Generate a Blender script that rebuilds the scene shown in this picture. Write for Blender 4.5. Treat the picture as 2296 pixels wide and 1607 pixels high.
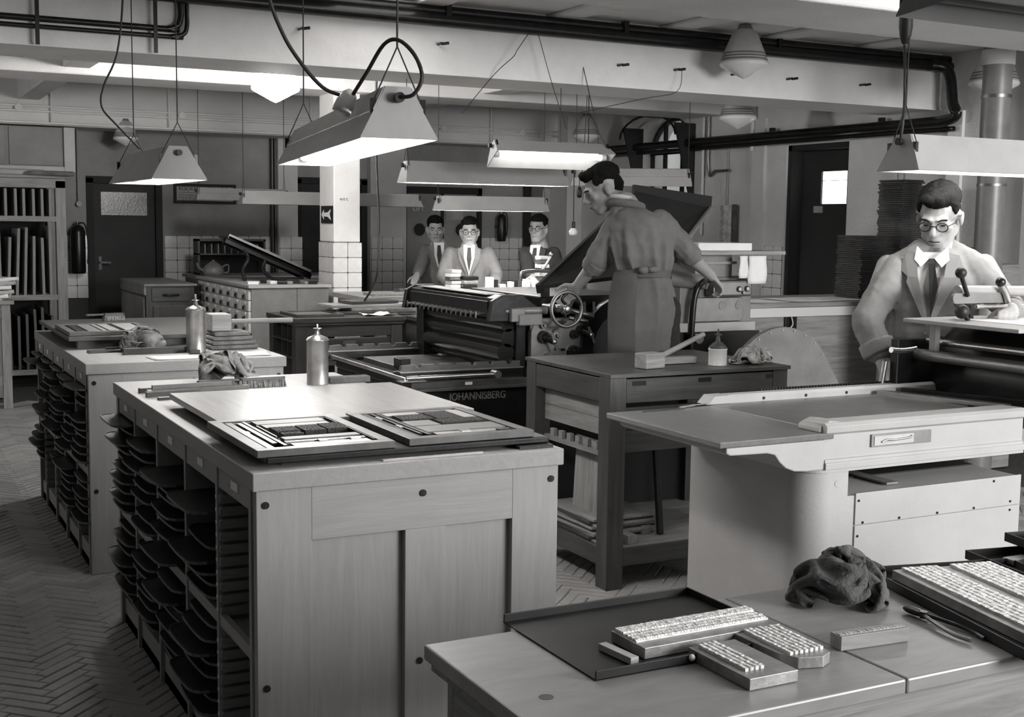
import bpy, bmesh, math, random
import numpy as np
from mathutils import Vector, Matrix, noise
random.seed(7)
PI = math.pi
for o in list(bpy.data.objects): bpy.data.objects.remove(o)
SC = bpy.context.scene
COL = SC.collection
# ---------------------------------------------------------------- camera
cam = bpy.data.cameras.new('camera'); camo = bpy.data.objects.new('camera', cam); COL.objects.link(camo)
cam.sensor_width = 36.0; cam.lens = 2809.2 / 2296 * 36.0; cam.clip_start = .05; cam.clip_end = 100
def cam_axes(p, r, y):
    cy, sy, cp, sp, cr, sr = math.cos(y), math.sin(y), math.cos(p), math.sin(p), math.cos(r), math.sin(r)
    A = Matrix(((cy, -sy, 0), (0, 0, -1), (sy, cy, 0)))
    P = Matrix(((1, 0, 0), (0, cp, -sp), (0, sp, cp)))
    Q = Matrix(((cr, -sr, 0), (sr, cr, 0), (0, 0, 1)))
    return Q @ P @ A
A = cam_axes(.10832, .0128357, .480683)
R3 = Matrix((A[0], -A[1], -A[2])).transposed()
camo.matrix_world = Matrix.Translation((0, 0, 1.6)) @ R3.to_4x4()
SC.camera = camo
# ---------------------------------------------------------------- world, daylight, exposure
W = bpy.data.worlds.new('world'); SC.world = W; W.use_nodes = True
W.node_tree.nodes['Background'].inputs[0].default_value = (.95, .98, 1, 1)
W.node_tree.nodes['Background'].inputs[1].default_value = .9
def area(name, loc, target, sx, sy, power):
    l = bpy.data.lights.new(name, 'AREA'); l.shape = 'RECTANGLE'; l.size = sx; l.size_y = sy; l.energy = power
    o = bpy.data.objects.new(name, l); COL.objects.link(o); o.location = loc
    o.rotation_euler = (Vector(target) - Vector(loc)).to_track_quat('-Z', 'Y').to_euler(); return o
# daylight entering by the window behind the camera
area('daylight_front_window', (4.9, -1.9, 2.0), (4.2, 5.0, 2.0), 2.8, 1.4, 340)
SC.view_settings.view_transform = 'Standard'; SC.view_settings.look = 'None'
SC.view_settings.exposure = 0.35; SC.view_settings.gamma = 1.0; SC.view_settings.use_curve_mapping = False
# ---------------------------------------------------------------- materials (procedural)
TINT = (1.0, .985, .972)
MATS = {}
def mat(name, g, rough=.6, metal=0.0, kind=None, var=.2, scale=6.0, bump=0.0, stretch=(1, 1, 1), emit=0.0, spec=.5, detail=5, bscale=None):
    m = bpy.data.materials.new(name); m.use_nodes = True; nt = m.node_tree; N = nt.nodes; L = nt.links
    b = N['Principled BSDF']; c = (g * TINT[0], g * TINT[1], g * TINT[2], 1)
    b.inputs['Base Color'].default_value = c; b.inputs['Roughness'].default_value = rough; b.inputs['Metallic'].default_value = metal
    b.inputs['Specular IOR Level'].default_value = spec
    if emit:
        b.inputs['Emission Color'].default_value = (1, .985, .96, 1); b.inputs['Emission Strength'].default_value = emit
    if kind:
        tc = N.new('ShaderNodeTexCoord'); mp = N.new('ShaderNodeMapping'); mp.inputs['Scale'].default_value = stretch
        L.new(tc.outputs['Object'], mp.inputs['Vector'])
        nz = N.new('ShaderNodeTexNoise'); nz.inputs['Scale'].default_value = scale; nz.inputs['Detail'].default_value = detail
        nz.inputs['Roughness'].default_value = .62
        L.new(mp.outputs[0], nz.inputs['Vector'])
        rp = N.new('ShaderNodeValToRGB'); e = rp.color_ramp.elements
        e[0].position = .3; e[1].position = .7
        lo = g * (1 - var); hi = g * (1 + var)
        e[0].color = (lo * TINT[0], lo * TINT[1], lo * TINT[2], 1); e[1].color = (hi * TINT[0], hi * TINT[1], hi * TINT[2], 1)
        src = nz.outputs['Fac']
        if kind == 'wood':
            nz.inputs['Distortion'].default_value = .8
            n2 = N.new('ShaderNodeTexNoise'); n2.inputs['Scale'].default_value = 2.2; n2.inputs['Detail'].default_value = 3
            L.new(tc.outputs['Object'], n2.inputs['Vector'])
            mx = N.new('ShaderNodeMath'); mx.operation = 'ADD'; ml = N.new('ShaderNodeMath'); ml.operation = 'MULTIPLY_ADD'
            L.new(n2.outputs['Fac'], ml.inputs[0]); ml.inputs[1].default_value = .55; ml.inputs[2].default_value = -.275
            L.new(nz.outputs['Fac'], mx.inputs[0]); L.new(ml.outputs[0], mx.inputs[1]); src = mx.outputs[0]
        L.new(src, rp.inputs[0]); L.new(rp.outputs[0], b.inputs['Base Color'])
        if bump:
            bp = N.new('ShaderNodeBump'); bp.inputs['Strength'].default_value = bump; bp.inputs['Distance'].default_value = .02
            if bscale:
                nb = N.new('ShaderNodeTexNoise'); nb.inputs['Scale'].default_value = bscale; nb.inputs['Detail'].default_value = 4
                L.new(tc.outputs['Object'], nb.inputs['Vector']); L.new(nb.outputs['Fac'], bp.inputs['Height'])
            else: L.new(src, bp.inputs['Height'])
            L.new(bp.outputs[0], b.inputs['Normal'])
    MATS[name] = m; return m
def woods(pre, g, rough, var, scale=3.0, bump=.05):
    for ax, st in (('x', (1, 14, 14)), ('y', (14, 1, 14)), ('z', (14, 14, 1))):
        mat(pre + ax, g, rough, 0, 'wood', var, scale, bump, st)
woods('beech_', .27, .5, .09)            # pale cabinet wood
woods('dark_', .05, .4, .4)
woods('mid_', .13, .3, .15)            # dark stained table wood
woods('worn_', .25, .55, .3)             # grey worn wood
mat('varnish_y', .25, .24, 0, 'wood', .1, 3.0, .02, (14, 1, 14))
mat('floor_joint', .05, .9, kind='n', var=.4, scale=30)
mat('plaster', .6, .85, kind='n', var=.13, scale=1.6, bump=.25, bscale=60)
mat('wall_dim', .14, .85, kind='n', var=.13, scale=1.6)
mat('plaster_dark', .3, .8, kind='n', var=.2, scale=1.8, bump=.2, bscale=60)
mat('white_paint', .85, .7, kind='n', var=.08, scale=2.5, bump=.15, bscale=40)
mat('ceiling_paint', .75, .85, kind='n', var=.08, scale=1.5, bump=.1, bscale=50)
mat('tile', .72, .18, kind='n', var=.12, scale=9)
mat('grout', .06, .9)
mat('door_paint', .02, .65, kind='n', var=.25, scale=4)
mat('black_iron', .012, .3, .2, kind='n', var=.5, scale=14, bump=.06)
mat('black_matte', .01, .7)
mat('steel', .55, .28, 1.0, kind='n', var=.2, scale=10)
mat('dull_steel', .26, .4, .9, kind='n', var=.13, scale=12)
mat('grey_enamel', .38, .45, 0, kind='n', var=.07, scale=4, bump=.04, bscale=90)
mat('machine_grey', .2, .4, .1, kind='n', var=.2, scale=6)
mat('lamp_enamel', .36, .45, 0, kind='n', var=.09, scale=7)
mat('lamp_white', .8, .5)
mat('tube_glow', .9, .5, emit=75.0)
mat('tube_off', .8, .3)
mat('globe_glow', .9, .5, emit=90.0)
mat('tube_dim', .9, .5, emit=6.0)
mat('tube_soft', .9, .5, emit=30.0)
mat('sheet_black', .012, .5, 0, kind='n', var=.4, scale=10, spec=.3)
mat('black_gloss', .012, .22)
mat('lamp_dark', .03, .5, kind='n', var=.2, scale=6)
mat('daylight_glass', .9, .3, emit=2.2)
mat('pane_glow', .9, .3, emit=2.2)
mat('plate_zinc', .26, .45, .3, kind='n', var=.2, scale=20)
mat('chase_iron', .085, .45, .3, kind='n', var=.4, scale=9)
mat('iron_grey', .08, .4, .3, kind='n', var=.3, scale=9)
mat('card_face', .62, .5)
mat('opal_glass', .82, .25)
mat('pendant_glass', .5, .3, kind='n', var=.15, scale=6)
mat('cord', .02, .6)
mat('paper', .78, .8, kind='n', var=.06, scale=5)
mat('paper_grey', .42, .8, kind='n', var=.2, scale=5)
mat('ink', .02, .7)
mat('tin', .42, .33, .85, kind='n', var=.45, scale=7)
mat('lead', .3, .45, .55, kind='n', var=.3, scale=25, bump=.1)
mat('type_metal', .74, .5, .2, kind='n', var=.2, scale=60, bump=.3)
mat('type_face', .045, .6, .3, kind='n', var=.9, scale=170, bump=.5)
mat('rag', .16, .9, kind='n', var=.6, scale=9, bump=.3, bscale=150)
mat('rag_pale', .42, .9, kind='n', var=.5, scale=14, bump=.3, bscale=150)
mat('rag_dark', .075, .9, kind='n', var=.5, scale=9, bump=.3, bscale=150)
mat('bristle', .2, .8, kind='n', var=.6, scale=60, bump=.4)
mat('skin', .38, .5, kind='n', var=.08, scale=10)
mat('hair', .009, .8, kind='n', var=.6, scale=60, bump=.6, stretch=(1, 1, .3), spec=.12)
mat('coat_work', .2, .85, kind='n', var=.13, scale=6, bump=.15, bscale=260)
mat('coat_pale', .25, .85, kind='n', var=.1, scale=6, bump=.15, bscale=260)
mat('coat_grey', .15, .85, kind='n', var=.15, scale=6, bump=.15, bscale=260)
mat('coat_dark', .03, .85, kind='n', var=.3, scale=6)
mat('apron', .12, .85, kind='n', var=.15, scale=5, bump=.15, bscale=260)
mat('trousers_dark', .035, .85, kind='n', var=.3, scale=6)
mat('shirt', .7, .8)
mat('tie', .015, .6)
mat('rubber', .01, .5)
mat('porcelain', .66, .3)
def glassmat():
    m = bpy.data.materials.new('pane_glass'); m.use_nodes = True; b = m.node_tree.nodes['Principled BSDF']
    b.inputs['Roughness'].default_value = .05; b.inputs['Transmission Weight'].default_value = 1.0; b.inputs['IOR'].default_value = 1.1
    MATS['pane_glass'] = m
    m = bpy.data.materials.new('frosted_glass'); m.use_nodes = True; nt = m.node_tree; b = nt.nodes['Principled BSDF']
    b.inputs['Base Color'].default_value = (.25, .245, .24, 1); b.inputs['Roughness'].default_value = .25
    tc = nt.nodes.new('ShaderNodeTexCoord'); v = nt.nodes.new('ShaderNodeTexVoronoi'); v.inputs['Scale'].default_value = 60
    nt.links.new(tc.outputs['Object'], v.inputs['Vector']); bp = nt.nodes.new('ShaderNodeBump'); bp.inputs['Strength'].default_value = 1
    nt.links.new(v.outputs['Distance'], bp.inputs['Height']); nt.links.new(bp.outputs[0], b.inputs['Normal']); MATS['frosted_glass'] = m
glassmat()
def brickmat():
    m = bpy.data.materials.new('floor_brick'); m.use_nodes = True; nt = m.node_tree; N = nt.nodes; L = nt.links; b = N['Principled BSDF']
    g = N.new('ShaderNodeNewGeometry'); tc = N.new('ShaderNodeTexCoord'); nz = N.new('ShaderNodeTexNoise'); nz.inputs['Scale'].default_value = 3.0; nz.inputs['Detail'].default_value = 6
    L.new(g.outputs['Position'], nz.inputs['Vector'])
    n2 = N.new('ShaderNodeTexNoise'); n2.inputs['Scale'].default_value = 45; L.new(g.outputs['Position'], n2.inputs['Vector'])
    a = N.new('ShaderNodeMath'); a.operation = 'MULTIPLY_ADD'; a.inputs[1].default_value = .35
    L.new(n2.outputs['Fac'], a.inputs[0]); L.new(nz.outputs['Fac'], a.inputs[2])
    a2 = N.new('ShaderNodeMath'); a2.operation = 'MULTIPLY_ADD'; a2.inputs[1].default_value = .3
    L.new(g.outputs['Random Per Island'], a2.inputs[0]); L.new(a.outputs[0], a2.inputs[2])
    rp = N.new('ShaderNodeValToRGB'); e = rp.color_ramp.elements; e[0].position = .45; e[1].position = 1.0
    e[0].color = (.15, .147, .145, 1); e[1].color = (.34, .333, .328, 1)
    L.new(a2.outputs[0], rp.inputs[0]); L.new(rp.outputs[0], b.inputs['Base Color']); b.inputs['Roughness'].default_value = .5
    bp = N.new('ShaderNodeBump'); bp.inputs['Strength'].default_value = .15; L.new(n2.outputs['Fac'], bp.inputs['Height']); L.new(bp.outputs[0], b.inputs['Normal'])
    MATS['floor_brick'] = m
brickmat()
# ---------------------------------------------------------------- mesh helpers
def rot_to(d):
    return Vector((0, 0, 1)).rotation_difference(Vector(d).normalized()).to_matrix()
class MB:
    def __init__(s): s.v = []; s.f = []; s.sm = []
    def add(s, vs, fs, smooth=False):
        k = len(s.v); s.v += [tuple(v) for v in vs]
        for f in fs: s.f.append([i + k for i in f]); s.sm.append(smooth)
        return s
    def box(s, x0, y0, z0, x1, y1, z1):
        v = [(x, y, z) for z in (z0, z1) for x, y in ((x0, y0), (x1, y0), (x1, y1), (x0, y1))]
        return s.add(v, [(3, 2, 1, 0), (4, 5, 6, 7), (0, 1, 5, 4), (1, 2, 6, 5), (2, 3, 7, 6), (3, 0, 4, 7)])
    def cb(s, c, sz, rz=0.0, M=None):
        h = Vector(sz) / 2; Rm = M if M is not None else Matrix.Rotation(rz, 3, 'Z')
        v = [Vector(c) + Rm @ Vector((x * h.x, y * h.y, z * h.z)) for z in (-1, 1) for x, y in ((-1, -1), (1, -1), (1, 1), (-1, 1))]
        return s.add(v, [(3, 2, 1, 0), (4, 5, 6, 7), (0, 1, 5, 4), (1, 2, 6, 5), (2, 3, 7, 6), (3, 0, 4, 7)])
    def bar(s, p0, p1, w, h, up=(0, 0, 1)):
        p0 = Vector(p0); p1 = Vector(p1); d = (p1 - p0).normalized(); u = Vector(up)
        x = d.cross(u)
        if x.length < 1e-4: x = d.cross(Vector((0, 1, 0)))
        x.normalize(); u = x.cross(d); v = []
        for p in (p0, p1):
            for a, b in ((-1, -1), (1, -1), (1, 1), (-1, 1)): v.append(p + x * a * w / 2 + u * b * h / 2)
        return s.add(v, [(3, 2, 1, 0), (4, 5, 6, 7), (0, 1, 5, 4), (1, 2, 6, 5), (2, 3, 7, 6), (3, 0, 4, 7)])
    def cyl(s, p0, p1, r0, r1=None, n=16, caps=True):
        r1 = r0 if r1 is None else r1; p0 = Vector(p0); p1 = Vector(p1); Rm = rot_to(p1 - p0); v = []
        for p, r in ((p0, r0), (p1, r1)):
            for i in range(n): a = 2 * PI * i / n; v.append(p + Rm @ Vector((r * math.cos(a), r * math.sin(a), 0)))
        s.add(v, [(i, (i + 1) % n, n + (i + 1) % n, n + i) for i in range(n)], True)
        if caps: s.add(v[:n], [tuple(range(n))[::-1]]); s.add(v[n:], [tuple(range(n))])
        return s
    def lathe(s, prof, o=(0, 0, 0), n=24, M=None, a0=0, a1=2 * PI):
        full = abs(a1 - a0 - 2 * PI) < 1e-6; m = n if full else n + 1; v = []; o = Vector(o)
        for r, z in prof:
            for i in range(m):
                a = a0 + (a1 - a0) * i / n; p = Vector((r * math.cos(a), r * math.sin(a), z)); v.append(o + (M @ p if M is not None else p))
        f = []
        for k in range(len(prof) - 1):
            for i in range(n):
                j = (i + 1) % m; f.append((k * m + i, k * m + j, (k + 1) * m + j, (k + 1) * m + i))
        return s.add(v, f, True)
    def tube(s, pts, r, n=8, smoothit=True):
        P = [Vector(p) for p in pts]
        if smoothit and len(P) > 2:
            Q = []
            for i in range(len(P) - 1):
                a = P[max(i - 1, 0)]; b = P[i]; c = P[i + 1]; d = P[min(i + 2, len(P) - 1)]
                for k in range(5):
                    t = k / 5; Q.append(.5 * ((2 * b) + (c - a) * t + (2 * a - 5 * b + 4 * c - d) * t * t + (3 * b - a - 3 * c + d) * t ** 3))
            Q.append(P[-1]); P = Q
        v = []; up = Vector((.123, .31, .94))
        for i, p in enumerate(P):
            d = (P[min(i + 1, len(P) - 1)] - P[max(i - 1, 0)]).normalized(); x = d.cross(up)
            if x.length < .05: x = d.cross(Vector((1, 0, 0)))
            x.normalize(); y = d.cross(x); rr = r[min(i, len(r) - 1)] if isinstance(r, list) else r
            for k in range(n): a = 2 * PI * k / n; v.append(p + rr * (math.cos(a) * x + math.sin(a) * y))
        f = [(i * n + k, i * n + (k + 1) % n, (i + 1) * n + (k + 1) % n, (i + 1) * n + k) for i in range(len(P) - 1) for k in range(n)]
        s.add(v, f, True); m = (len(P) - 1) * n
        s.add(v[:n], [tuple(range(n))[::-1]]); s.add(v[m:], [tuple(range(n))]); return s
    def prism(s, poly, a, b, axis='z'):
        def P(p, t): return (p[0], p[1], t) if axis == 'z' else ((p[0], t, p[1]) if axis == 'y' else (t, p[0], p[1]))
        n = len(poly); v = [P(p, a) for p in poly] + [P(p, b) for p in poly]
        return s.add(v, [tuple(range(n))[::-1], tuple(range(n, 2 * n))] + [(i, (i + 1) % n, n + (i + 1) % n, n + i) for i in range(n)])
    def ell(s, c, r, n=14, m=9, M=None):
        v = []; c = Vector(c); r = (r, r, r) if isinstance(r, (int, float)) else r
        for j in range(m + 1):
            t = PI * j / m
            for i in range(n):
                a = 2 * PI * i / n; p = Vector((r[0] * math.sin(t) * math.cos(a), r[1] * math.sin(t) * math.sin(a), -r[2] * math.cos(t))); v.append(c + (M @ p if M is not None else p))
        return s.add(v, [(j * n + i, j * n + (i + 1) % n, (j + 1) * n + (i + 1) % n, (j + 1) * n + i) for j in range(m) for i in range(n)], True)
    def cap(s, p0, p1, r0, r1, n=12):
        p0 = Vector(p0); p1 = Vector(p1); s.ell(p0, r0, n, 8); s.ell(p1, r1, n, 8); return s.cyl(p0, p1, r0, r1, n)
    def build(s, name, m, parent=None, bevel=0, seg=2, fix=False):
        me = bpy.data.meshes.new(name); me.from_pydata(s.v, [], s.f)
        me.polygons.foreach_set('use_smooth', s.sm); me.materials.append(MATS[m] if isinstance(m, str) else m)
        if fix:
            bm = bmesh.new(); bm.from_mesh(me); bmesh.ops.recalc_face_normals(bm, faces=bm.faces); bm.to_mesh(me); bm.free()
        me.update(); o = bpy.data.objects.new(name, me); COL.objects.link(o)
        if parent: o.parent = parent
        if bevel:
            b = o.modifiers.new('bevel', 'BEVEL'); b.width = bevel; b.segments = seg; b.limit_method = 'ANGLE'; b.angle_limit = .6
        return o
def tag(o, label, cat, group=None):
    o['label'] = label; o['category'] = cat
    if group: o['group'] = group
    return o
def thing(name, label, cat, loc=(0, 0, 0), rz=0.0, group=None):
    o = bpy.data.objects.new(name, None); COL.objects.link(o); o.location = loc; o.rotation_euler = (0, 0, rz); o.empty_display_size = .1
    return tag(o, label, cat, group)
def struct(o, label=None):
    o['kind'] = 'structure'
    if label: o['label'] = label
    return o
def box(name, m, a, b, parent=None, bevel=0): return MB().box(*a, *b).build(name, m, parent, bevel)
def dup(root, loc=None, rz=None, label=None):
    r = root.copy(); COL.objects.link(r)
    if loc is not None: r.location = loc
    if rz is not None: r.rotation_euler = (0, 0, rz)
    if label: r['label'] = label
    for ch in root.children:
        c = ch.copy(); COL.objects.link(c); c.parent = r
        for g in ch.children:
            d = g.copy(); COL.objects.link(d); d.parent = c
    return r
def rrect(x0, y0, x1, y1, r, n=5):
    out = []
    for cx, cy, a in ((x1 - r, y1 - r, 0), (x0 + r, y1 - r, 90), (x0 + r, y0 + r, 180), (x1 - r, y0 + r, 270)):
        for k in range(n + 1): t = math.radians(a + 90 * k / n); out.append((cx + r * math.cos(t), cy + r * math.sin(t)))
    return out
def text(name, s, m, parent, loc, rot, size, ext=.0015, align='CENTER'):
    c = bpy.data.curves.new(name, 'FONT'); c.body = s; c.size = size; c.extrude = ext; c.align_x = align; c.align_y = 'CENTER'
    t = bpy.data.objects.new(name, c); COL.objects.link(t); dg = bpy.context.evaluated_depsgraph_get()
    me = bpy.data.meshes.new_from_object(t.evaluated_get(dg)); bpy.data.objects.remove(t)
    o = bpy.data.objects.new(name, me); COL.objects.link(o); me.materials.clear(); me.materials.append(MATS[m])
    o.location = loc; o.rotation_euler = rot; o.parent = parent; return o
# ================================================================ structure
XW, YW, ZC = 7.6, 13.6, 2.95
floor = struct(box('floor', 'floor_joint', (-2.9, -2.4, -.1), (XW + .5, YW + .5, -.012)))
def herring(x0, y0, x1, y1):
    n, w = 4, .052; c = math.cos(PI / 4); out = []
    for i in range(-150, 190):
        for j in range(-150, 190):
            k = (i - j) % 8
            if k == 0: cx, cy, a = (i + 2) * w, (j + .5) * w, 0
            elif k == 7: cx, cy, a = (i + .5) * w, (j + 2) * w, 90
            else: continue
            X = cx * c - cy * c + 2.0; Y = cx * c + cy * c + 4.5
            if x0 < X < x1 and y0 < Y < y1: out.append((X, Y, a + 45))
    return out
bm_brick = MB(); e = .004; bw, bl = .052 / 2 - .0013, .208 / 2 - .0013
bm_brick.add([(-bl, -bw, -.012), (bl, -bw, -.012), (bl, bw, -.012), (-bl, bw, -.012), (-bl, -bw, -.003), (bl, -bw, -.003), (bl, bw, -.003), (-bl, bw, -.003), (-bl + e, -bw + e, 0), (bl - e, -bw + e, 0), (bl - e, bw - e, 0), (-bl + e, bw - e, 0)],
  [(0, 1, 5, 4), (1, 2, 6, 5), (2, 3, 7, 6), (3, 0, 4, 7), (4, 5, 9, 8), (5, 6, 10, 9), (6, 7, 11, 10), (7, 4, 8, 11), (8, 9, 10, 11)])
allb = herring(-1.6, 2.4, 6.4, 11.5)
def seen(b):
    x, y, a = b
    return (-.1 < x < 1.0 and y > 3.7) or (2.2 < x < 3.3 and 4.0 < y < 5.1)
sb = sorted([b for b in allb if seen(b)], key=lambda b: (b[0] ** 2 + b[1] ** 2) - (6 if b[0] > 2 else 0))[:300]; ss = set(sb)
proto = None
for X, Y, a in sb:
    if proto is None: proto = bm_brick.build('floor_brick', 'floor_brick', floor); o = proto
    else: o = proto.copy(); COL.objects.link(o)
    o.location = (X, Y, random.uniform(-.0015, .001)); o.rotation_euler = (random.uniform(-.008, .008), random.uniform(-.008, .008), math.radians(a) + random.uniform(-.012, .012))
m = MB()
for b in allb:
    if b in ss: continue
    R = Matrix.Translation((b[0], b[1], random.uniform(-.0015, .001))) @ Matrix.Rotation(math.radians(b[2]) + random.uniform(-.012, .012), 4, 'Z')
    m.add([R @ Vector(v) for v in bm_brick.v], bm_brick.f)
o = m.build('floor_brick_field', 'floor_brick', floor); o['kind'] = 'stuff'
# ---- back wall with door openings
dO = ((2.13, 2.86, 2.0), (4.36, 5.17, 2.05), (5.66, 6.62, 1.99))
m = MB(); x = -2.5
for a, b, h in dO: m.box(x, YW, 0, a, YW + .25, ZC); m.box(a, YW, h, b, YW + .25, ZC); x = b
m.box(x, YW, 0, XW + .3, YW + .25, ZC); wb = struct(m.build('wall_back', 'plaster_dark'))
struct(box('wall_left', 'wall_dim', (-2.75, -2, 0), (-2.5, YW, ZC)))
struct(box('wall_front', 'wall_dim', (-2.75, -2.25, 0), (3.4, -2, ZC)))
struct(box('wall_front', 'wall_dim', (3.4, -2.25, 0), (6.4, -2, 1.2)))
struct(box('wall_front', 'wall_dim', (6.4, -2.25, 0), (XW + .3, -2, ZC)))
# ---- right wall with door and arched window
m = MB(); Y0, Y1, ya, yb, sill, spring = 8.35, 9.17, 10.62, 11.56, 1.82, 2.34
m.box(XW, -2.25, 0, XW + .3, Y0, ZC); m.box(XW, Y0, 2.33, XW + .3, Y1, ZC); m.box(XW, Y1, 0, XW + .3, ya, ZC)
m.box(XW, ya, 0, XW + .3, yb, sill); m.box(XW, yb, 0, XW + .3, YW, ZC)
cy, rr = (ya + yb) / 2, (yb - ya) / 2; ka = .82
arc = [(cy + rr * math.cos(math.radians(t)), spring + rr * ka * math.sin(math.radians(t))) for t in range(0, 181, 12)]
for (p, q) in zip(arc[:-1], arc[1:]): m.prism([q, p, (p[0], ZC), (q[0], ZC)], XW, XW + .3, 'x')
wr = struct(m.build('wall_right', 'plaster', fix=True))
m = MB(); m.box(XW - .03, 9.46, 0, XW, 9.64, 2.6); m.box(XW - .06, 6.35, 0, XW, 6.45, ZC); m.build('pilaster', 'plaster', wr)
box('pilaster', 'white_paint', (XW - .03, 7.08, 1.41), (XW, 7.22, 2.5), wr)
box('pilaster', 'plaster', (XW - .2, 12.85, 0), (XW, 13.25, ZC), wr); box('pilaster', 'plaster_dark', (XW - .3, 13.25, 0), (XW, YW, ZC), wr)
box('pilaster', 'plaster', (5.19, YW - .12, 0), (5.63, YW, ZC), wb); box('pilaster', 'plaster', (4.12, YW - .1, 0), (4.34, YW, ZC), wb)
# ---- glazed tiles, one by one
tp = MB().prism(rrect(.0025, .0025, .1275, .1275, .006, 1), -.010, 0).build('tile', 'tile', wb)
tm = tp.data; bpy.data.objects.remove(tp)
def tiles(parent, p, dx, n, rows, rot, grout):
    g = MB()
    for i in range(n):
        for r in range(rows):
            t = bpy.data.objects.new('tile', tm); COL.objects.link(t); t.parent = parent
            t.location = (p[0] + dx[0] * i * .13, p[1] + dx[1] * i * .13, 1.41 - .13 * (r + 1)); t.rotation_euler = rot
            t.rotation_euler[2] += random.uniform(-.006, .006)
RB = (PI / 2, 0, 0); RR = (PI / 2, 0, -PI / 2)
def backing(parent, a, b): box('grout_bed', 'grout', a, b, parent)
for x0, n, rows, yy in ((1.87, 2, 5, YW), (2.9, 9, 4, YW), (4.13, 2, 4, YW - .1), (5.2, 3, 5, YW - .12), (6.64, 5, 5, YW)):
    backing(wb, (x0, yy - .005, .1), (x0 + n * .13, yy, 1.408)); tiles(wb, (x0, yy - .006, 0), (1, 0), n, rows, RB, 0)
for y0, n, rows, xx in ((9.83, 5, 5, XW), (8.33, 5, 6, XW), (12.8, 8, 3, XW)):
    backing(wr, (xx - .005, y0 - n * .13, .1), (xx, y0, 1.408)); tiles(wr, (xx - .006, y0, 0), (0, -1), n, rows, RR, 0)
# ---- ceiling, beams, joists
cl = struct(box('ceiling', 'ceiling_paint', (-2.75, -2.25, ZC), (XW + .3, YW + .25, ZC + .12)))
def beam(name, y0, y1, z0, mt='ceiling_paint'): return struct(box(name, mt, (-2.6, y0, z0), (XW, y1, ZC), None, .012))
beam('trim_1', 4.13, 4.7, 2.52); bA = beam('trim_2', 7.33, 7.95, 2.52, 'white_paint'); beam('trim_3', 10.1, 10.7, 2.67, 'white_paint')
bC = beam('trim_4', 13.1, YW, 2.48)
box('beam_lip', 'white_paint', (-2.6, 7.325, 2.515), (XW, 7.36, 2.53), bA)
for ys, xs, zb in (((4.7, 7.33), (2.3, 3.1, 4.05, 4.93, 5.8, 6.68), 2.925), ((7.95, 10.1), (1.42, 4.93), 2.72), ((10.7, 13.1), (1.42, 4.93), 2.72), ((-2, 4.13), (1.42, 3.1, 4.93, 6.68), 2.9)):
    for x in xs: struct(box('trim_5', 'ceiling_paint', (x, ys[0], zb), (x + .2, ys[1], ZC), None, .01))
struct(box('ceiling', 'wall_dim', (-2.6, 7.95, ZC - .02), (XW, 10.1, ZC - .001))); struct(box('ceiling', 'wall_dim', (-2.6, 10.7, ZC - .02), (XW, 13.1, ZC - .001)))  # dark panels put the shade of the far bays into the ceiling colour
# ---- pillar
pl = struct(MB().box(3.612, 10.25, 1.41, 3.852, 10.62, ZC).build('trim_6', 'white_paint', None, .01), 'white square pillar clad in tiles to shoulder height')
box('core', 'grout', (3.606, 10.243, 0), (3.864, 10.63, 1.408), pl)
tiles(pl, (3.605, 10.242, 0), (1, 0), 2, 10, RB, 0); tiles(pl, (3.605, 10.63, 0), (0, -1), 3, 10, RR, 0)
s = tag(box('direction_sign', 'black_matte', (3.604, 10.26, 1.57), (3.611, 10.56, 1.72)), 'small black sign with white arrow on the tiled pillar', 'sign')
MB().prism([(10.54, 1.645), (10.48, 1.685), (10.48, 1.66), (10.37, 1.665), (10.3, 1.69), (10.33, 1.645), (10.3, 1.6), (10.37, 1.625), (10.48, 1.63), (10.48, 1.605)], 3.6, 3.6035, 'x').build('arrow', 'paper', s, fix=True)
p = tag(text('pillar_lettering', 'N E C', 'ink', None, (3.705, 10.247, 1.775), (PI / 2, 0, 0), .03), 'tiny black stencilled letters on the white pillar', 'lettering')
# ---- doors
def door(n, x0, x1, h, lab, mt='door_paint'):
    d = struct(MB().box(x0 + .05, YW + .04, 0, x1 - .05, YW + .09, h - .05).build('door_%d' % n, mt), lab)
    box('door_frame', 'black_matte', (x0 - .02, YW - .02, 0), (x0 + .05, YW + .1, h), d); box('door_frame', 'black_matte', (x1 - .05, YW - .02, 0), (x1 + .02, YW + .1, h), d)
    box('door_frame', 'black_matte', (x0 - .02, YW - .02, h - .05), (x1 + .02, YW + .1, h + .02), d); return d
d = door(1, 2.13, 2.86, 2.0, 'dark painted door with a small rippled glass pane beside the smoking notice')
box('glass_pane', 'frosted_glass', (2.26, YW + .03, 1.62), (2.73, YW + .045, 1.86), d)
h = MB().cyl((2.24, YW - .02, 1.13), (2.24, YW + .05, 1.13), .012).bar((2.24, YW - .02, 1.13), (2.34, YW - .02, 1.125), .018, .02).build('door_handle', 'black_iron', d)
box('lock_plate', 'black_iron', (2.225, YW + .03, 1.05), (2.255, YW + .042, 1.19), d)
d = door(2, 4.36, 5.17, 2.05, 'dark doorway door half hidden behind the tiled pillar')
box('panel_rail', 'door_paint', (4.45, YW + .02, 1.28), (5.08, YW + .045, 1.34), d)
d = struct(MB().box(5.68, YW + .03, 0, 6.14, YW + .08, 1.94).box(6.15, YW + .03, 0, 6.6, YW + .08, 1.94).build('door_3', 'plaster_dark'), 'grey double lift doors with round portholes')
box('door_frame', 'black_matte', (5.63, YW - .02, 0), (5.68, YW + .1, 1.99), d); box('door_frame', 'black_matte', (6.6, YW - .02, 0), (6.65, YW + .1, 1.99), d)
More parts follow.
